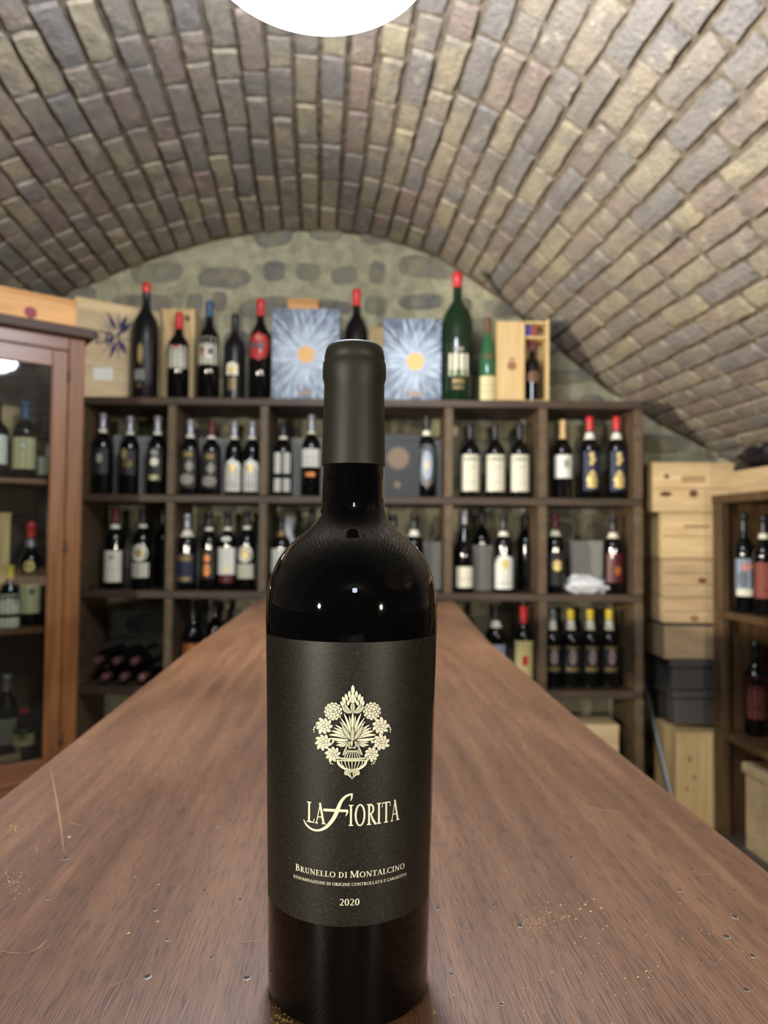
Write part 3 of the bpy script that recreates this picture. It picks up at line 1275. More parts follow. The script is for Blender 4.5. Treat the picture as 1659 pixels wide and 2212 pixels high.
def rosette(cx, cy, R):
    newgroup()
    for k in range(13):
        a = 2 * PI * k / 13 + .2
        blob(b, cx + math.cos(a) * R * .84, cy + math.sin(a) * R * .84, R * .20, 10, line=5)
    for k in range(9):
        a = 2 * PI * k / 9
        blob(b, cx + math.cos(a) * R * .56, cy + math.sin(a) * R * .56, R * .24, 10, line=6)
    for k in range(6):
        a = 2 * PI * k / 6 + .3
        blob(b, cx + math.cos(a) * R * .30, cy + math.sin(a) * R * .30, R * .19, 10, line=6)
    blob(b, cx, cy, R * .09, 8, line=9)


rosette(552, 530, 132)
rosette(1130, 525, 130)


def wild(cx, cy, R, turn, n_=9):
    newgroup()
    for k in range(n_):
        a = 2 * PI * k / n_ + turn
        r1 = R * rd.uniform(.95, 1.16)
        leaf(b, cx + math.cos(a) * R * .15, cy + math.sin(a) * R * .15, cx + math.cos(a + .25) * r1, cy + math.sin(a + .25) * r1, R * .46, R * .16, .5, 8)
    for k in range(6):
        a = 2 * PI * (k + .5) / 6 + turn
        leaf(b, cx, cy, cx + math.cos(a) * R * .58, cy + math.sin(a) * R * .58, R * .36, R * .08, .6, 8)
    blob(b, cx, cy, R * .15, 9, line=8)


for sg in (-1, 1):
    X = lambda x: 835 + sg * (835 - x)
    wild(X(415), 748, 120, .3 * sg)
    wild(X(405), 992, 118, .1 * sg)
    wild(X(545), 1170, 108, .5 * sg)
    newgroup()
    for (x, y, r) in ((275, 770, 14), (262, 800, 13), (268, 835, 10), (300, 745, 12), (497, 1275, 12), (515, 1305, 13), (545, 1318, 9)):
        blob(b, X(x), y, r, 8, line=0)
# top bud of overlapping scales
newgroup()
for (x0, y0, x1, y1, wd) in [(845, 275, 845, 140, 54), (800, 330, 790, 225, 44), (890, 330, 902, 225, 44), (760, 370, 735, 270, 46), (930, 370, 952, 270, 46), (730, 420, 692, 312, 48), (960, 420, 990, 308, 48),
                             (715, 470, 664, 385, 46), (965, 470, 1012, 378, 46), (845, 365, 845, 265, 60), (805, 400, 812, 320, 42), (880, 400, 876, 320, 42), (770, 440, 782, 366, 42), (920, 440, 906, 366, 42),
                             (845, 430, 845, 345, 48)]:
    leaf(b, x0, y0, x1, y1, wd, 0, .6, 9)
leaf(bs, 835, 538, 690, 455, 66, -26, .6, 12)
leaf(bs, 850, 538, 1000, 455, 66, 26, .6, 12)
leaf(bs, 800, 525, 725, 420, 44, -10, .6, 10)
leaf(bs, 885, 525, 960, 420, 44, 10, .6, 10)
leaf(bs, 842, 530, 842, 395, 70, 0, .7, 12, True)
# vase
VO = OFF + .0011
newgroup(60)


def vs_(bb, pts, ws):
    LAY[0] += .00001
    strip(bb, pts, ws, K7, OFF + LAY[0])


strip(bd, [(755, 1098), (915, 1098)], [76, 76], K7, OFF + LAY[0] - .00001)
vs_(bs, [(780, 1072), (885, 1072)], [26, 26])
vs_(bs, [(758, 1122), (835, 1126), (915, 1122)], [24, 24, 24])
for k in range(7):
    u = (k - 3) / 3
    vs_(b, smooth_pts([(836 + u * 70, 1138), (836 + u * 95, 1175), (836 + u * 118, 1218)], 3), lerp_list([9, 10, 13], 7))
vs_(bs, smooth_pts([(640, 1205), (650, 1228), (740, 1240), (835, 1243), (930, 1240), (1020, 1228), (1035, 1205)], 3), lerp_list([10, 28, 36, 38, 36, 28, 10], 19))
vs_(b, smooth_pts([(606, 1262), (640, 1262), (740, 1268), (835, 1270)], 3), [14] * 10)
vs_(b, smooth_pts([(1050, 1262), (1020, 1262), (930, 1268), (835, 1270)], 3), [14] * 10)
for sg in (-1, 1):
    X = lambda x: 832 + sg * (832 - x)
    vs_(b, smooth_pts([(X(622), 1258), (X(632), 1310), (X(680), 1360), (X(750), 1395), (X(832), 1408)], 4), lerp_list([36, 38, 34, 30, 30], 17))
    blob(bs, X(748), 1450, 36, 12, line=0)
    vs_(bs, smooth_pts([(X(724), 1412), (X(770), 1400), (X(800), 1440), (X(822), 1470)], 3), lerp_list([14, 26, 26, 20], 10))
    vs_(bs, [(X(770), 1470), (X(800), 1490), (X(832), 1540)], [30, 34, 4])
for k in range(7):
    u = (k - 3) / 3
    vs_(b, smooth_pts([(832 + u * 160, 1270), (832 + u * 148, 1320), (832 + u * 92, 1392)], 3), lerp_list([13, 11, 9], 7))
vs_(bs, [(800, 1400), (832, 1420), (864, 1400)], [24, 50, 24])
LAY[0] += .0001
poly(bd, 822, 1462, 15, 4, .8, 1.5, OFF + LAY[0])
b.build('emblem_flowers', M['cream_print'], label)
bs.build('emblem_vase', M['silver_print'], label)
bd.build('emblem_outline', M['hero_label'], label)


# ------------------------------------------------------------------ other bottles
def bottle_profile(H, R, rn, kind):
    if kind == 'bordeaux':
        p = [(0, .0), (.80, .0), (.93, .004 / H), (1, .018), (1, .585), (.99, .61), (.95, .64), (.86, .672)]
        q = [(.62, .715), (.44, .748)]
    elif kind == 'burgundy':
        p = [(0, .0), (.80, .0), (.93, .004 / H), (1, .018), (1, .44), (.97, .50), (.88, .58)]
        q = [(.66, .68), (.48, .75)]
    else:  # tall-shouldered big format
        p = [(0, .0), (.85, .0), (.95, .004 / H), (1, .015), (1, .56), (.985, .60), (.93, .645), (.82, .685)]
        q = [(.58, .73), (.38, .77)]
    out = [(max(a * R, .0008), z * H) for a, z in p] + [(max(a * R, rn * 1.08), z * H) for a, z in q]
    out += [(rn * 1.06, .79 * H), (rn, .84 * H), (rn, .945 * H), (rn * 1.13, .952 * H), (rn * 1.13, .975 * H), (rn, .982 * H), (rn, .998 * H), (.0008, .999 * H)]
    return out


def prof_r(prof, z):
    for (r1, z1), (r2, z2) in zip(prof, prof[1:]):
        if z1 <= z <= z2 and z2 > z1:
            return r1 + (r2 - r1) * (z - z1) / (z2 - z1)
    return prof[4][0]


def shape_w(kind, u):
    if kind == 'rect':
        return 1.0
    if kind == 'oval':
        return math.sqrt(max(0, 1 - (2 * u - 1) ** 2))
    if kind == 'arch':            # u = 0 bottom, 1 top
        return 1.0 if u < .66 else math.sqrt(max(0, 1 - ((u - .66) / .34) ** 2))
    if kind == 'diamond':
        return 1 - abs(2 * u - 1)
    return 1.0


def wrap_patch(prof, shape, z0, z1, hw, off, cx=0.0):
    """patch hugging the bottle; hw = half width in metres of arc"""
    b = MB()
    nz = 3 if shape == 'rect' else 10
    na = max(2, int(hw / prof[4][0] / .18))
    rows = []
    for j in range(nz + 1):
        u = j / nz
        z = z0 + (z1 - z0) * u
        r = prof_r(prof, z) + off
        wv = max(shape_w(shape, u) * hw, .0004)
        rows.append(b.vs([(r * math.sin((cx + wv * (2 * i / na - 1)) / r), -r * math.cos((cx + wv * (2 * i / na - 1)) / r), z) for i in range(na + 1)]))
    for a, c_ in zip(rows, rows[1:]):
        for i in range(na):
            b.face((a + i, a + i + 1, c_ + i + 1, c_ + i))
    return b


def make_bottle(H, R, loc, label, group=None, kind='bordeaux', glass='glass_black', cap='cap_black', cap_len=.19, rn=None, band=None,
                prints=(), rz=0.0, seg=28, cat='bottle', lie=None):
    """prints: (shape, z0, z1, half width, material, x shift, name); fractions of H and R. A print named label carries the ones after it."""
    rn = rn or .0145
    t = empty('wine_bottle', loc, rz)
    tag(t, label, cat, group)
    prof = bottle_profile(H, R, rn, kind)
    b = MB()
    b.lathe(prof, seg, cap0=False, cap1=False)
    b.build('glass', M[glass], t, smooth=True, ang=50)
    if cap:
        cpf = []
        zc = 1 - cap_len
        for z in [zc, .84, .90, .945, .952, .975, .982, .996]:
            if z >= zc:
                cpf.append((prof_r(prof, z * H) + .0009, z * H))
        cpf += [(rn * .9, H + .0006), (.0008, H + .0008)]
        b = MB()
        b.lathe(cpf, max(16, seg - 8), cap0=False, cap1=False)
        b.build('capsule', M[cap], t, smooth=True, ang=50)
    if band:
        z0, z1, mm = band
        b = MB()
        b.lathe([(prof_r(prof, z * H) + .0016, z * H) for z in (z0, (z0 + z1) / 2, z1)], 20, cap0=False, cap1=False)
        b.build('neck_band', M[mm], t, smooth=True)
    cur = None
    for pr in prints:
        shape, z0, z1, hw, mm = pr[:5]
        cx = pr[5] if len(pr) > 5 else 0.0
        nm = pr[6] if len(pr) > 6 else ('label' if cur is None else 'print')
        par = t if nm in ('label', 'lower_label', 'collar') or cur is None else cur
        depth = .0006 if par is t else .0012
        b = wrap_patch(prof, shape, z0 * H, z1 * H, hw * R, depth, cx * R)
        o = b.build(nm, M[mm], par, smooth=True)
        if par is t:
            cur = o
    if lie:
        t.rotation_euler = lie
    return t


# ------------------------------------------------------------------ back rack
RY = 3.0
RD = .30
rx0, rx1 = at(157, 1157, RY).x, at(1389, 1157, RY).x
zt_rack = at(770, 862, RY).z
shelf_z = [zt_rack, at(770, 1072, RY).z, at(770, 1280, RY).z, at(770, 1489, RY).z, at(770, 1697, RY).z]
rack = empty('wine_rack', ((rx0 + rx1) / 2, RY, 0))
tag(rack, 'dark wooden cubed wine rack against the stone back wall', 'rack')
ri = rack.matrix_basis.inverted()
BT = .032
for i, z in enumerate(shelf_z):
    b = MB()
    b.box((rx0 - rack.location.x, -.004 if i == 0 else .003, z - BT), (rx1 - rack.location.x, RD, z), .003)
    b.build('shelf_board', M['rack_wood_dark'], rack)
post_px = [157, 357.5, 558, 759, 960, 1164, 1371.5]
for i, px in enumerate(post_px):
    x = at(px, 1157, RY).x - rack.location.x
    for (za, zb) in zip(shelf_z, shelf_z[1:]):
        b = MB()
        b.box((x, 0, zb), (x + .0355, RD, za - BT), .003)
        b.build('upright', M['rack_wood'], rack)
    b = MB()
    b.box((x, .01, 0), (x + .0355, RD, shelf_z[-1] - BT), .003)
    b.build('foot', M['rack_wood'], rack)


def on_shelf(row, px, dy=.12, jit=0):
    Y = RY + dy
    z = shelf_z[row]
    return Vector((at(px, 1157 + (CAM_H - z) / Y * F_PX, Y).x, Y, z))


def h_px(row, px, top, dy=.12):
    Y = RY + dy
    return at(px, top, Y).z - shelf_z[row]


WL = 'paper_white'
CL = 'paper_cream'


def rb(row, px, top, label, dy=.10, R=.0422, **kw):
    H = h_px(row, px, top, dy)
    return make_bottle(H, R, on_shelf(row, px, dy), label, **kw)


gA = 'bottles on the upper shelf of the rack'
gB = 'bottles on the middle shelf of the rack'
gC = 'bottles on the lower shelf of the rack'
gT = 'large bottles on top of the rack'
dark_gold = [('rect', .22, .56, .95, 'print_dark'), ('oval', .36, .52, .35, 'dim_gold')]
band = (.76, .80, 'paper_cream')
# upper shelf
rb(1, 219, 893, 'dark bottle with silver capsule, first on the upper rack shelf beside the glazed cabinet', group=gA, cap='cap_silver_lit', band=band,
   prints=[('rect', .25, .56, .95, 'print_dark'), ('oval', .38, .50, .30, 'ink_grey', .1)], dy=.08)
rb(1, 278, 899, 'dark bottle with small golden figure on its black label, second on the upper rack shelf', group=gA, cap='cap_silver_lit', band=band,
   prints=[('rect', .25, .56, .95, 'print_dark'), ('oval', .44, .58, .30, 'gold', -.2), ('oval', .34, .44, .5, 'dim_gold', .1)], dy=.08)
rb(1, 338, 899, 'dark bottle with pale discs down its label, pressed against the first inner upright', group=gA, cap='cap_silver_lit', band=band, dy=.10,
   prints=[('rect', .18, .60, .8, 'print_dark'), ('oval', .49, .57, .38, 'ink_grey'), ('oval', .36, .47, .42, 'paper_cream'), ('rect', .19, .25, .5, 'paper_ivory')])
rb(1, 409, 907, 'dark bottle with grey script label, first of the second upper compartment', group=gA, cap='cap_silver_lit', band=band, dy=.09,
   prints=[('rect', .10, .60, .9, 'print_dark'), ('rect', .50, .57, .45, 'dim_gold'), ('diamond', .30, .46, .5, 'ink_grey', .2), ('oval', .14, .28, .8, 'paper_grey', -.1)])
rb(1, 455, 910, 'dark bottle with brown capsule and grey script label, second of the second upper compartment', group=gA, cap='cap_dark_red', band=band, dy=.09,
   prints=[('rect', .10, .60, .9, 'print_dark'), ('rect', .48, .55, .45, 'dim_gold'), ('diamond', .28, .44, .5, 'ink_grey', .2), ('oval', .12, .26, .8, 'paper_grey')])
arch = [('arch', .06, .50, 1.05, WL), ('oval', .30, .42, .35, 'gold', 0, 'emblem'), ('rect', .12, .14, .7, 'ink_grey'), ('rect', .17, .185, .6, 'ink_grey')]
rb(1, 504, 911, 'bottle with white arched label, left one of the touching upper pair', group=gA, cap='cap_silver_lit', band=band, prints=arch, dy=.09, R=.0385)
rb(1, 543, 911, 'bottle with white arched label, right one of the touching upper pair', group=gA, cap='cap_silver_lit', band=band, prints=arch, dy=.09, R=.0385)
rb(1, 610.5, 911, 'bottle with four white label panes split by a dark cross', group=gA, cap='cap_black', band=band, dy=.09,
   prints=[('rect', .30, .575, .40, WL, -.55, 'label'), ('rect', .30, .575, .42, WL, .52, 'label'), ('rect', .06, .235, .40, WL, -.55, 'lower_label'), ('rect', .06, .235, .42, WL, .52, 'lower_label')])
rb(1, 671, 896, 'silver capped bottle, broad white label over orange stripe, left of the big bottle', group=gA, cap='cap_silver_lit', band=band, dy=.09,
   prints=[('rect', .355, .575, 1.15, WL), ('rect', .40, .41, .8, 'ink_grey'), ('rect', .46, .47, .8, 'ink_grey'), ('rect', .24, .29, .55, 'copper', 0, 'lower_label')])
rb(1, 921, 896, 'dark bottle with blue grey sunray label and yellow square', group=gA, cap='cap_black', band=(.745, .80, 'paper_cream'), dy=.09, R=.039,
   prints=[('oval', .10, .68, 1.05, 'print_slate'), ('oval', .20, .56, .6, 'print_sky'), ('rect', .33, .43, .22, 'gold'), ('rect', .14, .20, .2, 'dim_gold')])
tri = [('rect', .09, .57, 1.15, CL), ('rect', .49, .53, .8, 'ink_grey'), ('rect', .40, .41, .6, 'paper_grey'), ('rect', .20, .21, .7, 'paper_grey')]
for k, (px, wd) in enumerate(((1015, 'left'), (1069.5, 'middle'), (1122, 'right'))):
    rb(1, px, 914, wd + ' one of three matching bottles with tall cream labels', group=gA, prints=tri, dy=.09, cap='cap_black', cap_len=.21)
rb(1, 1215, 908, 'bottle with tan cork coloured capsule and white label', group=gA, cap='cap_tan', cap_len=.24, prints=[('rect', .26, .55, 1.1, WL), ('oval', .38, .50, .3, 'ink_grey', .2)], dy=.09)
navy = [('rect', .10, .57, .95, 'print_navy'), ('oval', .49, .56, .26, 'gold', -.06), ('oval', .44, .50, .34, 'gold', .08), ('oval', .40, .45, .22, 'gold', -.1),
        ('diamond', .22, .35, .50, 'gold'), ('oval', .19, .27, .30, 'gold', -.28), ('oval', .18, .27, .30, 'gold', .28), ('oval', .13, .20, .55, 'gold')]
rb(1, 1274, 900, 'red capped bottle with navy and gold label, left of the red capped pair', group=gA, cap='cap_red', cap_len=.17, band=(.72, .80, WL), prints=navy, dy=.09)
rb(1, 1332, 900, 'red capped bottle with navy and gold label, right of the red capped pair', group=gA, cap='cap_red', cap_len=.17, band=(.72, .80, WL), prints=navy, dy=.09)
# middle shelf
rb(2, 246, 1096, 'bottle with dark red capsule and plain cream label, first on the middle rack shelf', group=gB, cap='cap_dark_red', dy=.08, band=(.74, .79, CL),
   prints=[('rect', .09, .47, 1.1, CL), ('oval', .36, .42, .3, 'ink_grey'), ('rect', .24, .25, .7, 'ink_grey')])
disc = [('oval', .34, .56, .88, CL), ('oval', .40, .50, .4, 'gold', 0, 'emblem'), ('rect', .15, .33, 1.05, CL, 0, 'lower_label')]
rb(2, 305.5, 1098, 'bottle with round cream disc above a cream strip, second on the middle rack shelf', group=gB, prints=disc, band=band, dy=.08)
rb(2, 402.5, 1110, 'silver capped bottle with navy label and gold stripes, on the middle shelf', group=gB, cap='cap_silver_lit', band=(.70, .79, CL), dy=.08,
   prints=[('rect', .10, .48, 1.0, 'print_navy'), ('rect', .38, .45, .8, 'dim_gold'), ('rect', .12, .17, .7, 'dim_gold')])
rb(2, 450, 1106, 'dark bottle with glowing copper emblem, on the middle shelf', group=gB, R=.0395, band=band, dy=.08,
   prints=[('rect', .15, .52, .9, 'print_dark'), ('oval', .36, .46, .35, 'copper'), ('oval', .18, .34, .42, 'copper')])
rb(2, 490, 1105, 'bottle with square white label edged dark red below, on the middle shelf', group=gB, R=.0395, band=band, dy=.08,
   prints=[('rect', .20, .54, 1.15, WL), ('oval', .24, .30, .25, 'gold'), ('rect', .10, .19, .9, 'cap_dark_red', 0, 'lower_label'), ('oval', .62, .68, .55, WL, 0, 'collar')])
rb(2, 531.5, 1102, 'bottle with round cream disc above a cream strip, beside the second inner upright', group=gB, R=.0395, prints=disc, band=band, dy=.08)
rb(2, 606.5, 1114, 'bottle with large white label standing before the white wrapped bottle', group=gB, cap='cap_black', band=(.72, .80, 'dim_gold'), dy=.07,
   prints=[('rect', .24, .56, 1.2, WL), ('rect', .40, .41, .8, 'ink_grey')])
rb(2, 673, 1097, 'plain dark bottle at the back of the middle shelf left of the big bottle', group=gB, dy=.22)
rb(2, 849, 1111, 'dark bottle with white neck band half hidden by the big bottle shoulder', group=gB, band=(.72, .80, WL), dy=.10, prints=[('rect', .2, .5, 1.0, 'paper_grey')])
rb(2, 894, 1112, 'dark bottle with white neck band right of the big bottle shoulder', group=gB, band=(.72, .80, WL), dy=.10, prints=[('rect', .2, .5, .9, 'print_dark')])
rb(2, 1002.5, 1101, 'slender white tipped bottle with low cream label', group=gB, kind='burgundy', cap='cap_silver_lit', cap_len=.18, dy=.08, R=.039,
   prints=[('rect', .06, .31, 1.1, CL), ('rect', .16, .17, .7, 'ink_grey')])
rb(2, 1087.5, 1111, 'bottle with white arched label and yellow crest, right of the slender white tipped one', group=gB, band=(.72, .78, CL), dy=.08,
   prints=[('arch', .05, .50, 1.15, WL), ('oval', .30, .43, .4, 'gold', 0, 'emblem'), ('rect', .12, .14, .7, 'ink_grey')])
rb(2, 1199, 1110, 'dark bottle with small gold crest against the fourth inner upright', group=gB, band=(.72, .79, CL), dy=.08, cap='cap_dark_red',
   prints=[('rect', .1, .52, .8, 'print_dark'), ('oval', .28, .42, .5, 'gold')])
rb(2, 1324.5, 1116, 'dark bottle with reddish label and copper spot beside the white plastic bag', group=gB, band=(.72, .79, CL), dy=.08,
   prints=[('rect', .15, .52, 1.0, 'cap_dark_red'), ('oval', .24, .36, .35, 'copper', .2)])
for (px, top, wd) in ((1040, 1098, 'plain dark bottle in the back row behind the slender white tipped bottle'), (1136, 1104, 'plain dark bottle in the back row near the fourth inner upright'),
                      (350, 1098, 'plain dark bottle in the back row of the first middle compartment')):
    rb(2, px, top, wd, group=gB, dy=.23)
# lower shelf
rb(3, 415, 1300, 'dark bottle with orange label rising just behind the left table edge', group=gC, cap='cap_black', dy=.10,
   prints=[('rect', .2, .50, 1.0, 'copper'), ('rect', .3, .32, .6, 'print_dark')])
rb(3, 463, 1296, 'plain dark bottle behind the orange labelled bottle', group=gC, dy=.22)
rb(3, 1071, 1305, 'dark bottle with pale blue label rising just behind the right table edge', group=gC, band=(.72, .80, CL), dy=.09,
   prints=[('rect', .2, .52, 1.0, 'print_sky'), ('rect', .3, .32, .6, 'paper_grey')])
rb(3, 1130.5, 1309, 'red capped bottle with yellow cream label bearing a red square', group=gC, cap='cap_red', cap_len=.21, dy=.08, R=.0405,
   prints=[('rect', .06, .58, 1.2, 'paper_yellow'), ('rect', .28, .40, .35, 'print_red', 0, 'emblem'), ('rect', .14, .15, .7, 'ink_grey')])
four = [('rect', .20, .55, 1.05, 'print_dark'), ('oval', .30, .50, .42, 'print_mauve'), ('rect', .22, .27, .7, 'dim_gold'), ('rect', .50, .53, .7, 'dim_gold')]
for k, (px, wd, cp_) in enumerate(((1193, 'first, white capped', 'cap_silver_lit'), (1233, 'second', 'cap_yellow'), (1275, 'third', 'cap_yellow'), (1316, 'fourth', 'cap_yellow'))):
    rb(3, px, 1316, wd + ' of four alike dark bottles filling the last lower compartment', group=gC, cap=cp_, cap_len=.13, band=(.74, .86, CL), prints=four, dy=.09, R=.0392)
# stack of lying bottles in the lower left compartment
lying = [(222, 0), (262, 0), (303, 0), (343, 0), (203, 1), (245, 1), (284, 1)]
names = ['leftmost of the bottom row', 'second of the bottom row', 'third of the bottom row', 'rightmost of the bottom row', 'leftmost of the upper row', 'middle of the upper row', 'rightmost of the upper row']
for (px, lv), nm in zip(lying, names):
    R = .0375
    p = on_shelf(3, px, .0)
    base = Vector((p.x + (.0 if lv == 0 else .0), RY + .297, shelf_z[3] + R + lv * R * 1.76))
    make_bottle(.285, R, base, 'dark bottle lying neck outwards, ' + nm + ' of the stacked lying bottles', 'lying bottles in the rack', cap='cap_pink', cap_len=.2, lie=(PI / 2, 0, 0), seg=24)


# ------------------------------------------------------------------ cases and boxes
def sun_mat(name, c_dark, c_light, rmax):
    m = mat(name, c_dark, .45)
    tc = N(m, 'ShaderNodeTexCoord')
    sep = N(m, 'ShaderNodeSeparateXYZ')
    LK(m, tc.outputs['Object'], sep.inputs[0])
    at2 = N(m, 'ShaderNodeMath', operation='ARCTAN2')
    LK(m, sep.outputs[2], at2.inputs[0]); LK(m, sep.outputs[0], at2.inputs[1])
    cs, sn = N(m, 'ShaderNodeMath', operation='COSINE'), N(m, 'ShaderNodeMath', operation='SINE')
    LK(m, at2.outputs[0], cs.inputs[0]); LK(m, at2.outputs[0], sn.inputs[0])
    cmb = N(m, 'ShaderNodeCombineXYZ')
    LK(m, cs.outputs[0], cmb.inputs[0]); LK(m, sn.outputs[0], cmb.inputs[1])
    ln = N(m, 'ShaderNodeVectorMath', operation='LENGTH')
    fl = N(m, 'ShaderNodeCombineXYZ')
    LK(m, sep.outputs[0], fl.inputs[0]); LK(m, sep.outputs[2], fl.inputs[1])
    LK(m, fl.outputs[0], ln.inputs[0])
    sc = N(m, 'ShaderNodeMath', operation='MULTIPLY'); sc.inputs[1].default_value = .5
    LK(m, ln.outputs['Value'], sc.inputs[0]); LK(m, sc.outputs[0], cmb.inputs[2])
    n1 = tex_noise(m, cmb.outputs[0], 30.0, 3, .6)
    rad = N(m, 'ShaderNodeMath', operation='DIVIDE'); rad.inputs[1].default_value = rmax
    LK(m, ln.outputs['Value'], rad.inputs[0])
    # threshold rises with radius: dense rays near the disc, sparse at the rim
    th = N(m, 'ShaderNodeMath', operation='MULTIPLY_ADD'); th.inputs[1].default_value = .20; th.inputs[2].default_value = .37
    LK(m, rad.outputs[0], th.inputs[0])
    df = N(m, 'ShaderNodeMath', operation='SUBTRACT')
    LK(m, n1, df.inputs[0]); LK(m, th.outputs[0], df.inputs[1])
    st = N(m, 'ShaderNodeMath', operation='MULTIPLY_ADD', use_clamp=True); st.inputs[1].default_value = 7.0; st.inputs[2].default_value = .35
    LK(m, df.outputs[0], st.inputs[0])
    LK(m, mixc(m, st.outputs[0], c_dark, c_light), bsdf(m).inputs['Base Color'])
    return m


M['sun_panel'] = sun_mat('sun_panel', (84, 98, 118), (196, 210, 226), .22)
M['sun_panel_deep'] = sun_mat('sun_panel_deep', (58, 70, 92), (178, 194, 214), .20)
M['sun_disc'] = mat('sun_disc', (226, 176, 110), .5)
M['sun_plate'] = mat('sun_plate', (150, 132, 116), .5)
M['dark_box'] = mat('dark_box', (24, 24, 28), .5)
M['bronze_print'] = mat('bronze_print', (112, 92, 70), .5)


def disc_y(b, cx, cz, r, y, n_=24, spikes=0, amp=0.0):
    i = b.vs([(cx + (r + (amp if spikes and k % 2 else 0)) * math.cos(2 * PI * k / n_), y, cz + (r + (amp if spikes and k % 2 else 0)) * math.sin(2 * PI * k / n_)) for k in range(n_)])
    b.face([i + k for k in range(n_)][::-1])


def rect_y(b, x0, z0, x1, z1, y):
    i = b.vs([(x0, y, z0), (x1, y, z0), (x1, y, z1), (x0, y, z1)])
    b.face((i, i + 1, i + 2, i + 3))


def gift_box(px0, px1, top, Y, cx, cy, matname, label, depth=.10):
    z0 = zt_rack
    x0, x1, z1 = at(px0, 760, Y).x, at(px1, 760, Y).x, at((px0 + px1) / 2, top, Y).z
    c = at(cx, cy, Y)
    t = empty('gift_box', ((x0 + x1) / 2, Y, z0))
    tag(t, label, 'box', 'sunray gift boxes on the rack')
    b = MB()
    b.box((x0 - t.location.x, .0012, 0), (x1 - t.location.x, depth, z1 - z0), .002)
    b.build('carton', M['dark_box'], t)
    b = MB()
    b.box((x0 - c.x, -.001, z0 - c.z), (x1 - c.x, .001, z1 - c.z))
    p = b.build('front_panel', M[matname], t)
    p.location = c - t.location
    b = MB()
    disc_y(b, 0, 0, .036, -.0016, 28, 1, .003)
    b.build('sun_disc', M['sun_disc'], p)
    b = MB()
    rect_y(b, -.03, z0 - c.z + .025, .03, z0 - c.z + .045, -.0016)
    b.build('name_plate', M['sun_plate'], p)
    return t


gift_box(588, 733, 667, RY + .05, 661, 766, 'sun_panel', 'pale blue gift box with white sunrays and amber disc, left of the big bottle')
gift_box(829, 953, 689, RY + .05, 897, 781, 'sun_panel_deep', 'deeper blue gift box with white sunrays and amber disc, right of the big bottle')


def case_planks(t, W, Dp, H, m_, n_front=2, lid=True, gap=.002, th=.010, front_m=None):
    """wooden case, local x 0..W, y 0..Dp (front at y=0), z 0..H; every board its own piece"""
    fm = front_m or m_
    hz = H - (th if lid else 0)
    for k in range(n_front):
        b = MB()
        b.box((0, 0, hz * k / n_front + (gap / 2 if k else 0)), (W, th, hz * (k + 1) / n_front - (gap / 2 if k < n_front - 1 else 0)), .0015)
        b.build('front_board', fm, t)
    for (x0, x1) in ((0, th), (W - th, W)):
        b = MB()
        b.box((x0, th, 0), (x1, Dp - th, hz), .0015)
        b.build('end_board', m_, t)
    b = MB(); b.box((0, Dp - th, 0), (W, Dp, hz), .0015); b.build('back_board', m_, t)
    b = MB(); b.box((th, th, .001), (W - th, Dp - th, th), 0); b.build('base_board', m_, t)
    if lid:
        b = MB(); b.box((-.003, -.003, H - th), (W + .003, Dp + .003, H), .0015); b.build('lid', m_, t)


# thistle-printed case on the rack, turned, beside the cabinet
pl = at(164, 646, RY - .01)
pr_ = at(348, 669, RY + .20)
dirx = Vector((pr_.x - pl.x, pr_.y - pl.y, 0))
Wc = dirx.length
ang = math.atan2(dirx.y, dirx.x)
t = empty('wooden_case', (pl.x, pl.y, zt_rack), ang)
tag(t, 'pale wooden case with indigo flower print and white sticker, on the rack by the cabinet', 'case')
Hc = pl.z - zt_rack + .012
case_planks(t, Wc, .085, Hc, M['pine_pale'], 3)
b = MB()
NRM = Matrix.Rotation(ang, 3, 'Z') @ Vector((0, -1, 0))
P0 = Vector((pl.x, pl.y, zt_rack)) + NRM * .0015
TW = (Matrix.Translation(Vector((pl.x, pl.y, zt_rack))) @ Matrix.Rotation(ang, 4, 'Z')).inverted()


def on_case(px, py):
    return TW @ at_plane(px, py, P0, NRM)


def Q(x, y):
    return on_case(150 + .18083 * x, 600 + .18083 * y)


def spike(b, x0, y0, x1, y1, wd):
    wd *= 1.35
    a, c_ = Q(x0, y0), Q(x1, y1)
    d_ = c_ - a
    n_ = Vector((-d_.z, 0, d_.x)).normalized() * wd
    m_ = a.lerp(c_, .35)
    i = b.vs([a + n_ * .3, m_ + n_, c_, m_ - n_, a - n_ * .3])
    b.face((i, i + 1, i + 2, i + 3, i + 4))


for (x, y, wd) in ((445, 395, .008), (690, 440, .010), (585, 385, .003), (360, 930, .002), (470, 980, .008), (585, 1010, .003), (680, 930, .010), (300, 500, .002), (350, 440, .002), (760, 520, .008)):
    spike(b, 585 + (x - 585) * .22, 700 + (y - 700) * .25, x, y, wd)
for (x, y) in ((310, 600), (700, 620), (330, 790), (430, 820)):
    spike(b, 540, 700, x, y, .004)


def flat_text(b, txt, F):
    """F maps (u,v) with u along the word and v 0..1 cap height to a local point"""
    x = 0
    its = []
    for ch in txt:
        if ch == ' ':
            x += .4
            continue
        g, adv = glyph(ch)
        its.append((g, x)); x += adv + .06
    for g, gx in its:
        for q in g.q:
            i = b.vs([F((gx + p.x) / x, p.y) for p in q])
            b.face((i, i + 1, i + 2, i + 3))


flat_text(b, 'EDI', lambda u, v: Q(300 + 330 * u, 790 - 145 * v))
b.build('flower_print', M['indigo'], t)
b = MB()
i = b.vs([Q(285, 1065), Q(285, 1215), Q(520, 1230), Q(520, 1080)])
b.face((i, i + 1, i + 2, i + 3))
b.build('sticker', M['paper_white'], t)

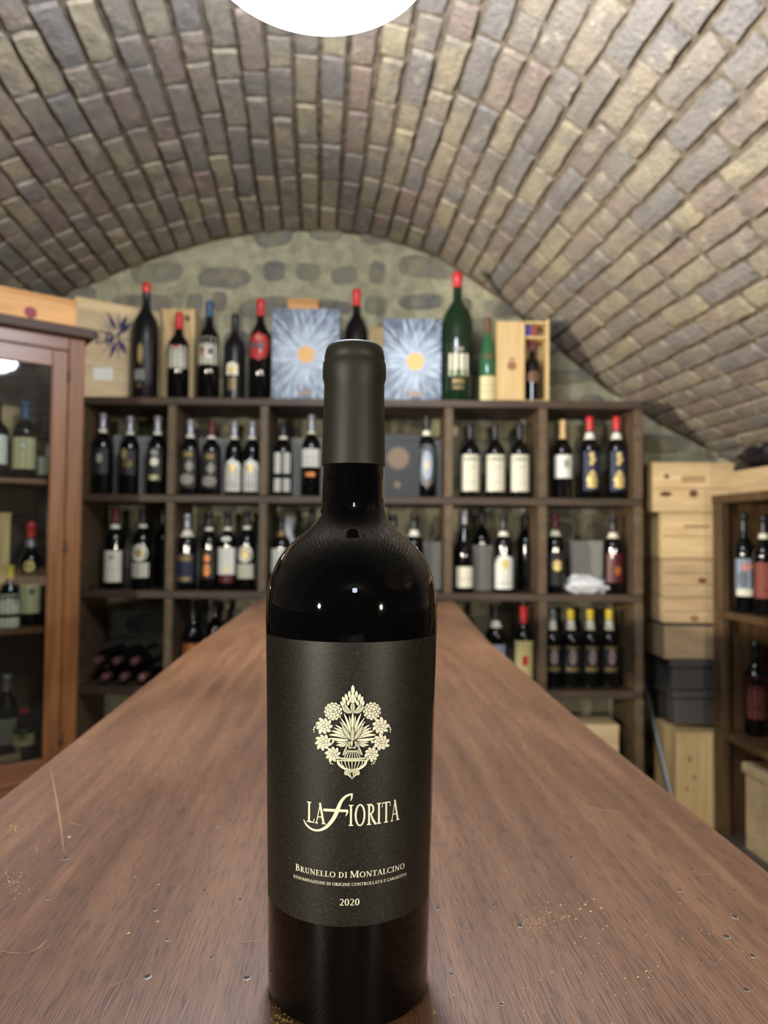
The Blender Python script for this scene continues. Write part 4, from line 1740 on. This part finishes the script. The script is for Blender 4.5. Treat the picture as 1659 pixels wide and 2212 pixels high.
# tall plain case behind the cream-labelled magnum
x0 = at(349, 760, RY + .15).x
x1 = at(419, 760, RY + .15).x
t = empty('wooden_case', (x0, RY + .15, zt_rack))
tag(t, 'plain upright pale wooden case behind the cream labelled bottle', 'case')
case_planks(t, x1 - x0, .10, at(384, 668, RY + .15).z - zt_rack, M['pine_up'], 1)
b = MB()
c = at(405, 688, RY + .15) - t.location
disc_y(b, c.x, c.z, .012, -.0012, 14)
b.build('knot', M['knot'], t)
# cases standing behind the sunray boxes
for (a, c_, top, lbl, mm) in ((621, 687, 646, 'narrow orange wooden case peeping above the lighter sunray box', 'pine_orange'), (797, 829, 706, 'pale wooden case between the hidden red capped bottle and the deeper blue box', 'pine_up')):
    Y = RY + .175
    x0, x1 = at(a, 700, Y).x, at(c_ if c_ != 829 else 845, 700, Y).x
    t = empty('wooden_case', (x0, Y, zt_rack))
    tag(t, lbl, 'case')
    case_planks(t, x1 - x0, .10, at((a + c_) / 2, top, Y).z - zt_rack, M[mm], 1)

# two-part presentation case with sliding lid, right end
Y = RY + .03
x0, xm, x1 = at(1074, 780, Y).x, at(1131, 780, Y).x, at(1186, 780, Y).x
ztop = at(1130, 694, Y).z
t = empty('wooden_case', (x0, Y, zt_rack))
tag(t, 'upright wooden presentation case, half lidded, holding one bottle at the right end of the rack', 'case')
W_, Hh, Dp = x1 - x0, ztop - zt_rack, .11
xm -= x0
th = .009
for (nm, lo, hi, mm) in (('back_board', (0, Dp - th, 0), (W_, Dp, Hh), 'pine_up'), ('end_board', (0, 0, 0), (th, Dp - th, Hh), 'pine_up'), ('end_board', (W_ - th, 0, 0), (W_, Dp - th, Hh + .012), 'pine_up'),
                         ('divider', (xm - th / 2, 0, 0), (xm + th / 2, Dp - th, Hh), 'pine_up'), ('top_board', (th, 0, Hh - th), (W_ - th, Dp - th, Hh), 'pine_up'),
                         ('base_board', (th, .002, 0), (W_ - th, Dp - th, th), 'pine_up'), ('cross_board', (xm + th, .004, Hh - .072), (W_ - th, Dp - th, Hh - .064), 'pine_up'),
                         ('sliding_lid', (th * .6, .002, .003), (xm - th * .6, .009, Hh - .003), 'pine_up')):
    b = MB(); b.box(lo, hi, .001); o = b.build(nm, M[mm], t)
b = MB()
c = at(1106, 790, Y)
disc_y(b, c.x - x0, c.z - zt_rack, .020, .0012, 20)
rect_y(b, c.x - x0 - .012, c.z - zt_rack + .026, c.x - x0 + .012, c.z - zt_rack + .034, .0012)
b.build('branded_crest', M['stamp'], t)
b = MB(); rect_y(b, xm + .010, Hh - .058, xm + .034, Hh - .012, .02); b.build('blue_card', mat('card_blue', (48, 56, 130), .6), t)
b = MB(); rect_y(b, xm + .034, Hh - .058, xm + .060, Hh - .016, .02); b.build('red_card', mat('card_red', (130, 60, 60), .6), t)
make_bottle(Hh - .072 - th - .006, .036, (x0 + (xm + W_ - th) / 2 - .001, Y + .052, zt_rack + th), 'dark bottle standing inside the half lidded wooden case', gT, cap='cap_dark_red', cap_len=.14,
            prints=[('oval', .30, .50, 1.0, 'cap_brown')], kind='bordeaux')

# bottles on top of the rack
def tb(px, top, label, R, dy=.07, **kw):
    kw.setdefault('group', gT)
    Y = RY + dy
    p = at(px, 860, Y)
    return make_bottle(at(px, top, Y).z - zt_rack, R, (p.x, Y, zt_rack), label, **kw)


tb(312, 612, 'tall black bottle with red wax tip and golden oval emblem before the flower printed case', .057, kind='tall', glass='glass_matt', cap='cap_wax', cap_len=.085, rn=.017, seg=40, dy=.075,
   prints=[('rect', .12, .50, .8, 'print_dark'), ('oval', .285, .46, .20, 'gold', -.05, 'emblem'), ('rect', .15, .24, .38, 'paper_grey', -.1), ('oval', .085, .13, .20, 'dim_gold', -.1, 'seal')])
tb(384, 676, 'red capped bottle with wide cream label before the plain pale case', .046, cap='cap_red', cap_len=.19, rn=.0165, dy=.075,
   prints=[('rect', .35, .60, 1.25, CL), ('oval', .575, .60, .35, 'print_red'), ('rect', .46, .47, .9, 'ink_grey'), ('rect', .52, .53, .9, 'ink_grey'), ('rect', .40, .41, .7, 'ink_grey')])
tb(449.5, 652, 'blue capped bottle with cream label showing red and grey blots', .047, cap='cap_blue', cap_len=.16, rn=.016, dy=.07,
   prints=[('rect', .345, .62, 1.25, CL), ('oval', .44, .51, .26, 'print_slate', .35), ('oval', .43, .49, .22, 'print_blush', -.35), ('oval', .47, .51, .16, 'print_dark', -.45)])
tb(505, 680, 'black bottle with small low cream and gold label', .046, glass='glass_matt', cap='cap_black', rn=.0155, dy=.08, kind='tall',
   prints=[('arch', .28, .43, .55, CL), ('oval', .30, .37, .35, 'gold'), ('rect', .11, .25, .38, 'dim_gold', 0, 'lower_label')])
tb(560, 647, 'red capped bottle with big red round label, left of the lighter sunray box', .046, cap='cap_red', cap_len=.17, rn=.0165, dy=.08,
   prints=[('oval', .38, .66, 1.15, 'print_red'), ('oval', .48, .56, .28, 'print_slate', .25), ('oval', .50, .56, .25, 'print_slate', -.5), ('oval', .57, .63, .3, 'print_blush')])
tb(768.5, 626, 'red capped dark bottle showing above the big bottle capsule', .052, cap='cap_red', cap_len=.15, rn=.0175, dy=.08, glass='glass_navy', kind='tall')
tb(987, 590, 'huge green bottle with red capsule and landscape label', .069, kind='tall', glass='glass_green', cap='cap_red', cap_len=.115, rn=.0195, seg=44, dy=.085,
   prints=[('rect', .08, .44, .78, 'print_dark'), ('rect', .19, .355, .62, CL, 0, 'picture'), ('rect', .185, .235, .55, 'print_green', 0, 'picture'), ('rect', .375, .40, .28, 'ink_grey'), ('rect', .13, .165, .36, 'dim_gold'), ('rect', .09, .11, .30, 'dim_gold')])
tb(1053, 686, 'slim clear green bottle with pale yellow label, beside the huge green bottle', .036, kind='burgundy', glass='glass_emerald', cap='cap_brown', cap_len=.19, rn=.0135, dy=.07,
   prints=[('rect', .02, .30, 1.2, 'paper_ivory'), ('rect', .185, .195, 1.0, 'ink_grey'), ('rect', .12, .13, .9, 'ink_grey'), ('rect', .50, .56, .6, 'cap_brown', 0, 'collar')])

# boxes, cartons, bag inside the rack
def carton(row, px0, px1, top, dy, dp, mm, label, name='carton', cat='box', group=None):
    Y = RY + dy
    z0 = shelf_z[row]
    x0, x1 = at(px0, 1157, Y).x, at(px1, 1157, Y).x
    h = at((px0 + px1) / 2, top, Y).z - z0
    t = empty(name, ((x0 + x1) / 2, Y, z0))
    tag(t, label, cat, group)
    wd = (x1 - x0) / 2
    b = MB(); b.box((-wd, 0, 0), (wd, dp, h - .012), .002); b.build('carton_body', M[mm], t)
    b = MB(); b.box((-wd - .0015, -.0015, h - .03), (wd + .0015, dp + .0015, h), .002); b.build('lid', M[mm], t)
    return t


gK = 'grey cartons at the back of the rack'
carton(1, 242, 272, 940, .20, .08, 'carton_grey', 'grey carton upright behind the golden figure bottle, left one', group=gK)
carton(1, 293, 336, 942, .20, .08, 'carton_grey', 'grey carton upright between the golden figure and the pale disc bottles', group=gK)
carton(1, 428, 500, 946, .20, .08, 'carton_grey', 'grey carton behind the two script labelled bottles', group=gK)
carton(1, 628, 700, 946, .20, .08, 'carton_grey', 'pale grey carton behind the four pane bottle', group=gK)
carton(1, 936, 955, 950, .19, .08, 'carton_grey', 'slim grey carton right of the sunray labelled bottle', group=gK)
carton(2, 905, 955, 1170, .20, .08, 'carton_grey', 'grey carton low behind the bottle right of the big bottle shoulder', group=gK)
carton(2, 1020, 1062, 1178, .17, .05, 'carton_grey', 'grey carton between the slender and the white arched bottles', group=gK)
carton(2, 1232, 1302, 1168, .20, .08, 'carton_grey', 'grey carton standing behind the white plastic bag', group=gK)
t = carton(1, 826, 906, 938, .06, .09, 'dark_box', 'black gift box with bronze sunburst, right of the big bottle neck', 'gift_box')
p = [c for c in t.children if c.name.startswith('carton_body')][0]
b = MB()
c = at(860, 990, RY + .06) - t.location
disc_y(b, c.x, c.z, .040, -.0022, 40, 1, .016)
b.build('sunburst', M['bronze_print'], p)
b = MB()
disc_y(b, c.x - .003, c.z - .115, .012, -.0022, 16, 1, .006)
b.build('small_mark', M['bronze_print'], p)
# pale box in the bottom compartment
carton(4, 1262, 1336, 1566, .02, .16, 'pine_pale', 'pale box low in the rack behind the right table edge', 'wooden_box')


def crumple(name, cx, cy, cz, rx, ry, rz, m_, label, cat, seed, amp=.35, parent=None, flat=True):
    b = MB()
    nu, nv = 22, 12
    rows = []
    for j in range(nv + 1):
        th_ = PI * j / nv
        row = []
        for i in range(nu):
            ph = 2 * PI * i / nu
            d_ = Vector((math.sin(th_) * math.cos(ph), math.sin(th_) * math.sin(ph), math.cos(th_)))
            k_ = 1 + amp * noise.noise(d_ * 2.6 + Vector((seed, 0, 0))) + amp * .5 * noise.noise(d_ * 6 + Vector((0, seed, 0)))
            p_ = Vector((d_.x * rx * k_, d_.y * ry * k_, d_.z * rz * k_))
            if flat:
                p_.z = max(p_.z, -rz * .78)
            row.append(p_ + Vector((0, 0, rz * .78)))
        rows.append(b.vs(row))
    for a, c_ in zip(rows, rows[1:]):
        for i in range(nu):
            b.face((a + i, c_ + i, c_ + (i + 1) % nu, a + (i + 1) % nu))
    o = b.build(name, m_, smooth=True, ang=35)
    o.location = (cx, cy, cz)
    tag(o, label, cat)
    return o


c = on_shelf(2, 1268, .08)
crumple('plastic_bag', c.x, c.y, c.z, .092, .05, .042, M['white_plastic'], 'crumpled white plastic bag lying on the middle rack shelf', 'bag', 3.1)
# white paper wrapped bottle
c = on_shelf(2, 618, .19)
b = MB()
rows = []
for j, (r, z) in enumerate([(.040, 0), (.046, .02), (.046, .17), (.042, .21), (.030, .24), (.026, .26), (.034, .285), (.044, .31), (.040, .325)]):
    rows.append(b.vs([((r + .007 * noise.noise(Vector((math.cos(a) * 2, math.sin(a) * 2, z * 14)))) * math.cos(a), (r + .007 * noise.noise(Vector((math.cos(a) * 3, math.sin(a) * 3, z * 9)))) * math.sin(a), z) for a in [2 * PI * k / 20 for k in range(20)]]))
for a, c_ in zip(rows, rows[1:]):
    for i in range(20):
        b.face((a + i, a + (i + 1) % 20, c_ + (i + 1) % 20, c_ + i))
b.face([rows[0] + k for k in range(20)][::-1])
o = b.build('wrapped_bottle', M['white_plastic'], smooth=True, ang=40)
o.location = c
tag(o, 'bottle wrapped in crumpled white paper at the back of the middle shelf', 'bottle')

# ------------------------------------------------------------------ glazed cabinet (left)
CT = math.radians(37.5)
cab_corner = at(175, 1157, 2.55)
CO = Vector((cab_corner.x, cab_corner.y, 0))
cab = empty('display_cabinet', CO, CT)
tag(cab, 'glazed reddish wooden display cabinet filled with bottles', 'cabinet')
CW, CDp = .98, .34
CROT = Matrix.Rotation(CT, 3, 'Z')
cinv = (Matrix.Translation(CO) @ CROT.to_4x4()).inverted()
cn = CROT @ Vector((0, -1, 0))


def in_cab(px, py, ly):
    """local point on the plane local y = ly"""
    return cinv @ at_plane(px, py, CO + CROT @ Vector((0, ly, 0)), cn)


z_crown_b = in_cab(172, 729, -.02).z
z_crown_t = z_crown_b + .034
z_gl_t = in_cab(98, 789, 0).z
z_rail = in_cab(130, 757, 0).z
z_gl_b = in_cab(95, 1639, 0).z
x_st = in_cab(140, 1157, 0).x
x_gl = in_cab(104, 1157, 0).x
st_w = -x_st
ds_w = x_st - x_gl
CWm = M['cabinet_wood']
CWf = M['cabinet_wood_flat']


def cbox(nm, lo, hi, mm, bev=.003, parent=None):
    b = MB()
    b.box(lo, hi, bev)
    return b.build(nm, mm, parent or cab)


cbox('crown_board', (-CW - .03, -.035, z_crown_b), (.028, CDp + .01, z_crown_t), M['cabinet_dark'])
cbox('corner_post', (-st_w, 0, .05), (0, .04, z_crown_b), CWm)
cbox('corner_post', (-CW, 0, .05), (-CW + st_w, .04, z_crown_b), CWm)
cbox('top_rail', (-CW + st_w, 0, z_rail + .004), (-st_w, .03, z_crown_b), CWf)
cbox('bottom_rail', (-CW + st_w, 0, .05), (-st_w, .03, z_gl_b - .085), CWf)
cbox('plinth', (-CW + .01, .01, 0), (-.01, CDp - .01, .05), M['cabinet_dark'])
cbox('side_panel', (-.02, .04, .05), (0, CDp - .012, z_crown_b), CWm)
cbox('side_panel', (-CW, .04, .05), (-CW + .02, CDp - .012, z_crown_b), CWm)
cbox('back_panel', (-CW, CDp - .012, .05), (0, CDp, z_crown_b), M['cabinet_dark'])
door = cbox('door', (-st_w - ds_w, -.004, z_gl_b - .08), (-st_w - .002, .022, z_rail), CWm)
cbox('door_rail', (-CW + st_w + ds_w, -.004, z_gl_t), (-st_w - ds_w, .022, z_rail), CWf, parent=door)
cbox('door_rail', (-CW + st_w + ds_w, -.004, z_gl_b - .08), (-st_w - ds_w, .022, z_gl_b), CWf, parent=door)
cbox('door_stile', (-CW + st_w + .002, -.004, z_gl_b - .08), (-CW + st_w + ds_w, .022, z_rail), CWm, parent=door)
cbox('glass_pane', (-CW + st_w + ds_w, .007, z_gl_b), (-st_w - ds_w, .011, z_gl_t), M['pane'], 0, parent=door)
for z in (z_gl_t - .03, 1.16, z_gl_b + .06):
    b = MB()
    b.tube([(-st_w - .001, -.008, z - .02), (-st_w - .001, -.008, z + .02)], .005, 8)
    b.build('hinge', M['cabinet_dark'], door, smooth=True)
zs1 = in_cab(48, 1036, .13).z
zs2 = in_cab(48, 1352, .13).z
zs3 = z_gl_b - .03
cbox('cabinet_shelf', (-CW + .021, .042, zs1 - .02), (-.021, CDp - .013, zs1), M['cabinet_wood_flat'])
cbox('cabinet_shelf', (-CW + .021, .042, zs2 - .02), (-.021, CDp - .013, zs2), M['cabinet_wood_flat'])
cbox('cabinet_shelf', (-CW + .021, .042, zs3 - .02), (-.021, CDp - .013, zs3), M['cabinet_wood_flat'])
gD = 'bottles in the glazed cabinet'


def cb(px, top, zs, ly, label, R=.0385, **kw):
    p = in_cab(px, 1157, ly)
    H = in_cab(px, top, ly).z - zs
    wp = CO + CROT @ Vector((p.x, p.y, 0))
    return make_bottle(H, R, (wp.x, wp.y, zs), label, gD, rz=CT * .55, **kw)


cb(48, 868, zs1, .13, 'bottle with large cream label and round crest, upper shelf of the glazed cabinet', R=.0405,
   cap='cap_blue', cap_len=.22, prints=[('rect', .13, .53, 1.15, 'paper_ivory'), ('oval', .37, .48, .38, 'ink_grey', 0, 'crest'), ('oval', .39, .46, .24, 'paper_cream', 0, 'crest'), ('rect', .25, .26, .7, 'ink_grey')])
cb(-14, 868, zs1, .13, 'bottle with white label cut by the picture edge, upper shelf of the glazed cabinet', R=.0405, prints=[('rect', .18, .56, 1.15, WL), ('rect', .36, .37, .7, 'ink_grey')])
cb(100, 905, zs1, .16, 'dark bottle with small white label tucked behind the cabinet stile', R=.036, prints=[('rect', .09, .38, 1.1, CL)])
cb(67, 1128, zs2, .15, 'red capped bottle with golden disc in the middle of the glazed cabinet', R=.040, cap='cap_red', cap_len=.15, band=(.76, .83, 'cap_silver_lit'),
   prints=[('oval', .52, .63, .45, 'gold', 0, 'label'), ('rect', .12, .40, 1.1, 'paper_ivory', .3, 'lower_label'), ('oval', .30, .36, .3, 'print_slate', .3)])
cb(24, 1222, zs2, .09, 'small yellow capped bottle with cream label in front on the middle cabinet shelf', R=.036, cap='cap_yellow', cap_len=.2, glass='glass_black', rn=.013, kind='burgundy',
   prints=[('rect', .24, .55, 1.2, CL), ('rect', .02, .18, 1.2, CL, 0, 'lower_label')])
cb(62, 1530, zs3, .12, 'red tipped bottle with pale green and blue label, lowest shelf of the glazed cabinet', R=.040, cap='cap_red', cap_len=.07,
   prints=[('rect', .33, .66, 1.1, 'paper_ivory'), ('oval', .44, .58, .5, 'print_green'), ('rect', .05, .31, 1.0, 'print_navy', 0, 'lower_label')])
p = in_cab(70, 1340, .16)
b = MB()
# folded navy cloth under the bottles
rows = []
for j in range(7):
    rows.append(b.vs([(-.20 + .03 * i, -.09 + .03 * j, .008 + .010 * (1 + noise.noise(Vector((i * .5, j * .6, 2))))) for i in range(11)]))
base_i = b.vs([(-.20, -.09, 0), (.10, -.09, 0), (.10, .09, 0), (-.20, .09, 0)])
for a, c_ in zip(rows, rows[1:]):
    for i in range(10):
        b.face((a + i, a + i + 1, c_ + i + 1, c_ + i))
b.face([base_i + 3, base_i + 2, base_i + 1, base_i])
b.face([base_i, base_i + 1] + [rows[0] + i for i in range(10, -1, -1)])
b.face([base_i + 1, base_i + 2] + [rows[j] + 10 for j in range(6, -1, -1)])
o = b.build('navy_cloth', M['navy_cloth'], smooth=True, ang=50)
wp = CO + CROT @ Vector((p.x + .03, .255, 0))
o.location = (wp.x, wp.y, zs2)
o.rotation_euler = (0, 0, CT)
o.scale = (1, .7, 2.2)
tag(o, 'folded navy blue cloth behind bottles on the middle cabinet shelf', 'cloth')
# wooden case standing at the back of the cabinet, middle shelf and upper shelf
for (px0, px1, top, zs, ly, lbl, mm) in ((-60, 22, 1108, zs2, .22, 'upright wooden case at the back of the middle cabinet shelf', 'pine_up'), (-70, 38, 880, zs1, .24, 'tan wooden case behind the bottles on the upper cabinet shelf', 'pine_grey')):
    a, c_ = in_cab(px0, 1157, ly), in_cab(px1, 1157, ly)
    hh = in_cab(px1, top, ly).z - zs
    wp = CO + CROT @ Vector((a.x, ly, 0))
    t = empty('wooden_case', (wp.x, wp.y, zs), CT)
    tag(t, lbl, 'case')
    case_planks(t, c_.x - a.x, .075, hh, M[mm], 1)
# open wooden tray with a bottle in it, bottom shelf
a, c_ = in_cab(-90, 1600, .05), in_cab(46, 1600, .05)
wp = CO + CROT @ Vector((a.x, .05, 0))
t = empty('wooden_tray', (wp.x, wp.y, zs3), CT)
tag(t, 'open pale wooden crate with a bottle inside, lowest cabinet shelf', 'crate')
TWd, TDp, TH = c_.x - a.x, .22, .05
for (nm, lo, hi) in (('front_board', (0, 0, 0), (TWd, .01, TH)), ('back_board', (0, TDp - .01, 0), (TWd, TDp, TH + .10)), ('base_board', (.01, .01, 0), (TWd - .01, TDp - .01, .008))):
    b = MB(); b.box(lo, hi, .0015); b.build(nm, M['pine_grey'], t)
for x in (0, TWd - .01):
    b = MB()
    i = b.vs([(x, .01, 0), (x + .01, .01, 0), (x + .01, TDp - .01, 0), (x, TDp - .01, 0), (x, .01, TH), (x + .01, .01, TH), (x + .01, TDp - .01, TH + .10), (x, TDp - .01, TH + .10)])
    for q in ((0, 3, 2, 1), (4, 5, 6, 7), (0, 1, 5, 4), (1, 2, 6, 5), (2, 3, 7, 6), (3, 0, 4, 7)):
        b.face([i + k_ for k_ in q])
    b.build('end_board', M['pine_grey'], t)
p = in_cab(12, 1600, .14)
wp = CO + CROT @ Vector((p.x, .14, 0))
make_bottle(.30, .037, (wp.x, wp.y, zs3 + .009), 'dark bottle standing in the open crate on the lowest cabinet shelf', gD, rz=CT, cap='cap_silver_lit', prints=[('rect', .2, .5, .9, 'paper_grey')])

# long orange case lying on the cabinet
zb = z_crown_t
zt_ = in_cab(150, 649, -.02).z
xr = in_cab(165, 680, -.03).x
t0 = CO + CROT @ Vector((-CW + .05, -.03, 0))
t = empty('wooden_case', (t0.x, t0.y, zb), CT)
tag(t, 'orange toned wooden case with red seal spot lying on top of the glazed cabinet', 'case')
case_planks(t, xr + CW - .05, .30, zt_ - zb, M['pine_orange'], 1)
b = MB()
c = in_cab(66, 675, -.03)
disc_y(b, c.x + CW - .05, c.z - zb, .020, -.0015, 20)
b.build('red_seal', M['burgundy'], t)

# ------------------------------------------------------------------ open shelf unit (right)
UT = math.atan((700 - 829.5) / F_PX)
UROT = Matrix.Rotation(-UT, 3, 'Z')
UF = at(1537, 1157, 2.98)
UO = Vector((UF.x, UF.y, 0))
unit = empty('shelf_unit', UO, -UT)
tag(unit, 'brown open shelf unit along the right wall holding bottles', 'shelf')
uinv = (Matrix.Translation(UO) @ UROT.to_4x4()).inverted()
UL, UDp = 1.15, .36
z_ut = at(1537, 1071, 2.98).z
z_u1 = at(1546, 1316, 2.98).z
z_u2 = at(1558, 1574, 2.95).z
b = MB(); b.box((0, -UL, z_ut - .034), (UDp, .0, z_ut), .002); b.build('top_board', M['unit_wood'], unit)
for z in (z_u1, z_u2):
    b = MB(); b.box((.004, -UL + .03, z - .028), (UDp - .012, -.03, z), .002); b.build('shelf_board', M['unit_wood'], unit)
for y in (-.03, -UL):
    b = MB(); b.box((.004, y, 0), (UDp, y + .03, z_ut - .034), .002); b.build('end_panel', M['unit_wood'], unit)
b = MB(); b.box((UDp - .012, -UL + .03, .02), (UDp, -.03, z_ut - .034), .001); b.build('back_panel', M['unit_wood'], unit)
for (za, zb_) in ((z_u1, z_ut - .034), (z_u2, z_u1 - .028), (0, z_u2 - .028)):
    b = MB(); b.box((.0, -.068, za), (.038, -.031, zb_), .002); b.build('front_stile', M['unit_wood'], unit)
gU = 'bottles in the right shelf unit'


def ub(px, top, zs, Y, label, R=.041, **kw):
    p = at(px, 1157 + (CAM_H - zs) / Y * F_PX, Y)
    return make_bottle(at(px, top, Y).z - zs, R, (p.x, Y, zs), label, gU, **kw)


ub(1608, 1108, z_u1, 2.86, 'bottle with blue and white picture label in the right shelf unit', cap='cap_black', rz=-.25,
   prints=[('rect', .17, .54, 1.05, 'print_sky'), ('rect', .17, .24, .9, 'paper_cream'), ('oval', .26, .42, .45, 'print_slate', -.3), ('oval', .42, .50, .5, 'print_blush')])
ub(1651, 1112, z_u1, 2.78, 'bottle with rust red label beside the blue picture one in the right shelf unit', cap='cap_black', rz=-.25, band=(.76, .81, CL),
   prints=[('rect', .17, .52, 1.1, 'print_orange'), ('rect', .24, .26, .7, 'cap_dark_red')])
ub(1632, 1385, z_u2, 2.86, 'bottle with orange red label on the lower board of the right shelf unit', cap='cap_black', rz=-.3,
   prints=[('rect', .19, .62, 1.05, 'print_orange'), ('rect', .3, .32, .6, 'cap_dark_red')])
# pale lidded box in the bottom bay
p = at(1637, 1670, 2.72)
t = empty('wooden_box', (p.x + .008, 2.62, .0), -UT)
tag(t, 'pale box with overhanging lid on the floor under the right shelf unit', 'box')
b = MB(); b.box((.012, 0, 0), (.20, .2, p.z - .03), .003); b.build('box_body', M['pine_pale'], t)
b = MB(); b.box((0, -.01, p.z - .03), (.212, .21, p.z + .01), .006); b.build('lid', M['pine_pale'], t)
# case and black bag on top of the unit
pa = at(1572, 1030, 2.87)
t = empty('wooden_case', (UO + UROT @ Vector((.012, -.95, z_ut))), -UT + PI / 2)
t.location = UO + UROT @ Vector((.285, -.95, z_ut))
tag(t, 'long light brown wooden case lying on the right shelf unit', 'case')
case_planks(t, .87, .26, .092, M['pine_grey'], 1, lid=True)
# local x runs along the unit's depth axis; local front faces away, so add the visible side's boards as they are
p = UO + UROT @ Vector((.135, -.19, z_ut + .0935))
crumple('black_bag', p.x, p.y, p.z, .105, .12, .058, M['black_plastic'], 'crumpled black plastic bag on the long case at the right', 'bag', 7.7, .4)

# ------------------------------------------------------------------ stack of wooden cases (right of the rack)
SY = 3.04


def stack_case(px0, px1, ytop, ybot, mm, label, nf=2, dp=.22, Y=SY, lidded=True, name='wooden_case', yaw=0.0):
    x0, x1 = at(px0, 1157, Y).x, at(px1, 1157, Y).x
    z1, z0 = at((px0 + px1) / 2, ytop, Y).z, at((px0 + px1) / 2, ybot, Y).z
    t = empty(name, (x0, Y, z0), yaw)
    tag(t, label, 'case', 'wooden cases stacked beside the rack' if name == 'wooden_case' else None)
    case_planks(t, x1 - x0, dp, z1 - z0 - .001, M[mm], nf, lidded)
    return t


t = stack_case(1411, 1586, 999, 1106, 'pine', 'topmost wooden case of the stack beside the rack, dark stamp and knots', 2)
b = MB()


def local_front(t, px, py):
    p = at(px, py, t.location.y - .0015)
    return p - t.location


def knot(b, t, px, py, r, sx=1.0):
    c = local_front(t, px, py)
    i = b.vs([(c.x + r * sx * math.cos(2 * PI * k / 14), c.y, c.z + r * math.sin(2 * PI * k / 14)) for k in range(14)])
    b.face([i + k for k in range(14)][::-1])


for (px, py, r, sx) in ((1498, 1066, .017, 1.1), (1438, 1067, .012, 2.2), (1440, 1029, .010, 1.2)):
    b = MB(); knot(b, t, px, py, r, sx); b.build('knot', M['knot'], t)
b = MB()
for k in range(10):
    c = local_front(t, 1473 + k * 5.2, 1042)
    rect_y(b, c.x, c.z, c.x + .0055, c.z + .028, c.y)
b.build('stamp', M['stamp'], t)
t = stack_case(1430, 1600, 1107, 1206, 'pine', 'second wooden case of the stack, small dark stamp near the shelf unit', 2)
b = MB()
for k in range(9):
    c = local_front(t, 1478 + k * 6.2, 1140)
    rect_y(b, c.x, c.z, c.x + .009, c.z + .012, c.y)
b.build('stamp', M['stamp'], t)
t = stack_case(1433, 1600, 1207, 1290, 'pine_grey', 'third wooden case of the stack, brown streaked front', 3)
b = MB(); knot(b, t, 1517, 1254, .012, 1.6); b.build('knot', M['knot'], t)
t = stack_case(1432, 1600, 1291, 1346, 'pine_grey', 'shallow wooden case of the stack with dark streak, fourth from the top', 2)
b = MB(); knot(b, t, 1500, 1336, .014, 1.3); b.build('knot', M['stamp'], t)
t = stack_case(1434, 1600, 1354, 1424, 'pine_grey', 'lowest pale case of the stack, resting on dark crates', 1, lidded=True)
zb5 = t.location.z
ztop4 = at(1500, 1346, SY).z


def dark_crate(px0, px1, ytop, ybot, label, Y=SY):
    x0, x1 = at(px0, 1157, Y).x, at(px1, 1157, Y).x
    z1, z0 = at(1500, ytop, Y).z, at(1500, ybot, Y).z
    t = empty('dark_crate', (x0, Y, z0))
    tag(t, label, 'crate', 'dark crates in the stack beside the rack')
    b = MB(); b.box((.012, .012, 0), (x1 - x0 - .012, .20, z1 - z0 - .03), .006); b.build('crate_body', M['carton_dark'], t)
    b = MB(); b.box((0, 0, z1 - z0 - .035), (x1 - x0, .212, z1 - z0 - .001), .006); b.build('rim', M['carton_dark'], t)
    return t


b = MB()
dark_crate(1446, 1600, 1425, 1492, 'dark grey crate under the lowest pale case of the stack')
dark_crate(1452, 1600, 1492, 1568, 'lower dark grey crate standing on the tall pine case')
stc = at(1446, 1350, SY)
b = MB(); b.box((0, .02, 0), (.30, .2, .012)); 
# dark strip added in place of the shaded gap between fourth and lowest case
x0 = at(1436, 1157, SY).x
o = b.build('gap_shade', M['carton_dark'])
o.location = (x0, SY, at(1500, 1354, SY).z)
o.scale = (1, 1, (at(1500, 1346, SY).z - at(1500, 1354, SY).z) / .012)
tag(o, 'thin dark strip standing in for the shaded gap between the two lowest pale cases', 'board')
t = stack_case(1458, 1600, 1568, 1757 + 20, 'pine_up', 'tall pine case standing on the floor at the foot of the stack', 1, dp=.24, Y=2.99)
t.location.z = 0
# adjust: reaches from the floor
b = MB()
for (px, py, r, sx) in ((1490, 1640, .012, .5), (1500, 1680, .010, .6), (1484, 1705, .012, .4)):
    b = MB(); knot(b, t, px, py, r, sx); b.build('knot', M['stamp'], t)
# slim metal rod leaning beside the rack
pa, pb = at(1386, 1452, 3.34), at(1466, 1760, 2.98)
pb.z = .012
b = MB()
org = pb.copy()
b.tube([Vector((0, 0, 0)), pa - org], .0125, 12)
o = b.build('metal_rod', M['steel'], smooth=True, ang=40)
o.location = org
tag(o, 'slim grey metal rod leaning between the rack and the stacked cases', 'rod')
print('OBJECTS', len(C.objects), 'BRICKS', len(bricks), 'STONES', k)
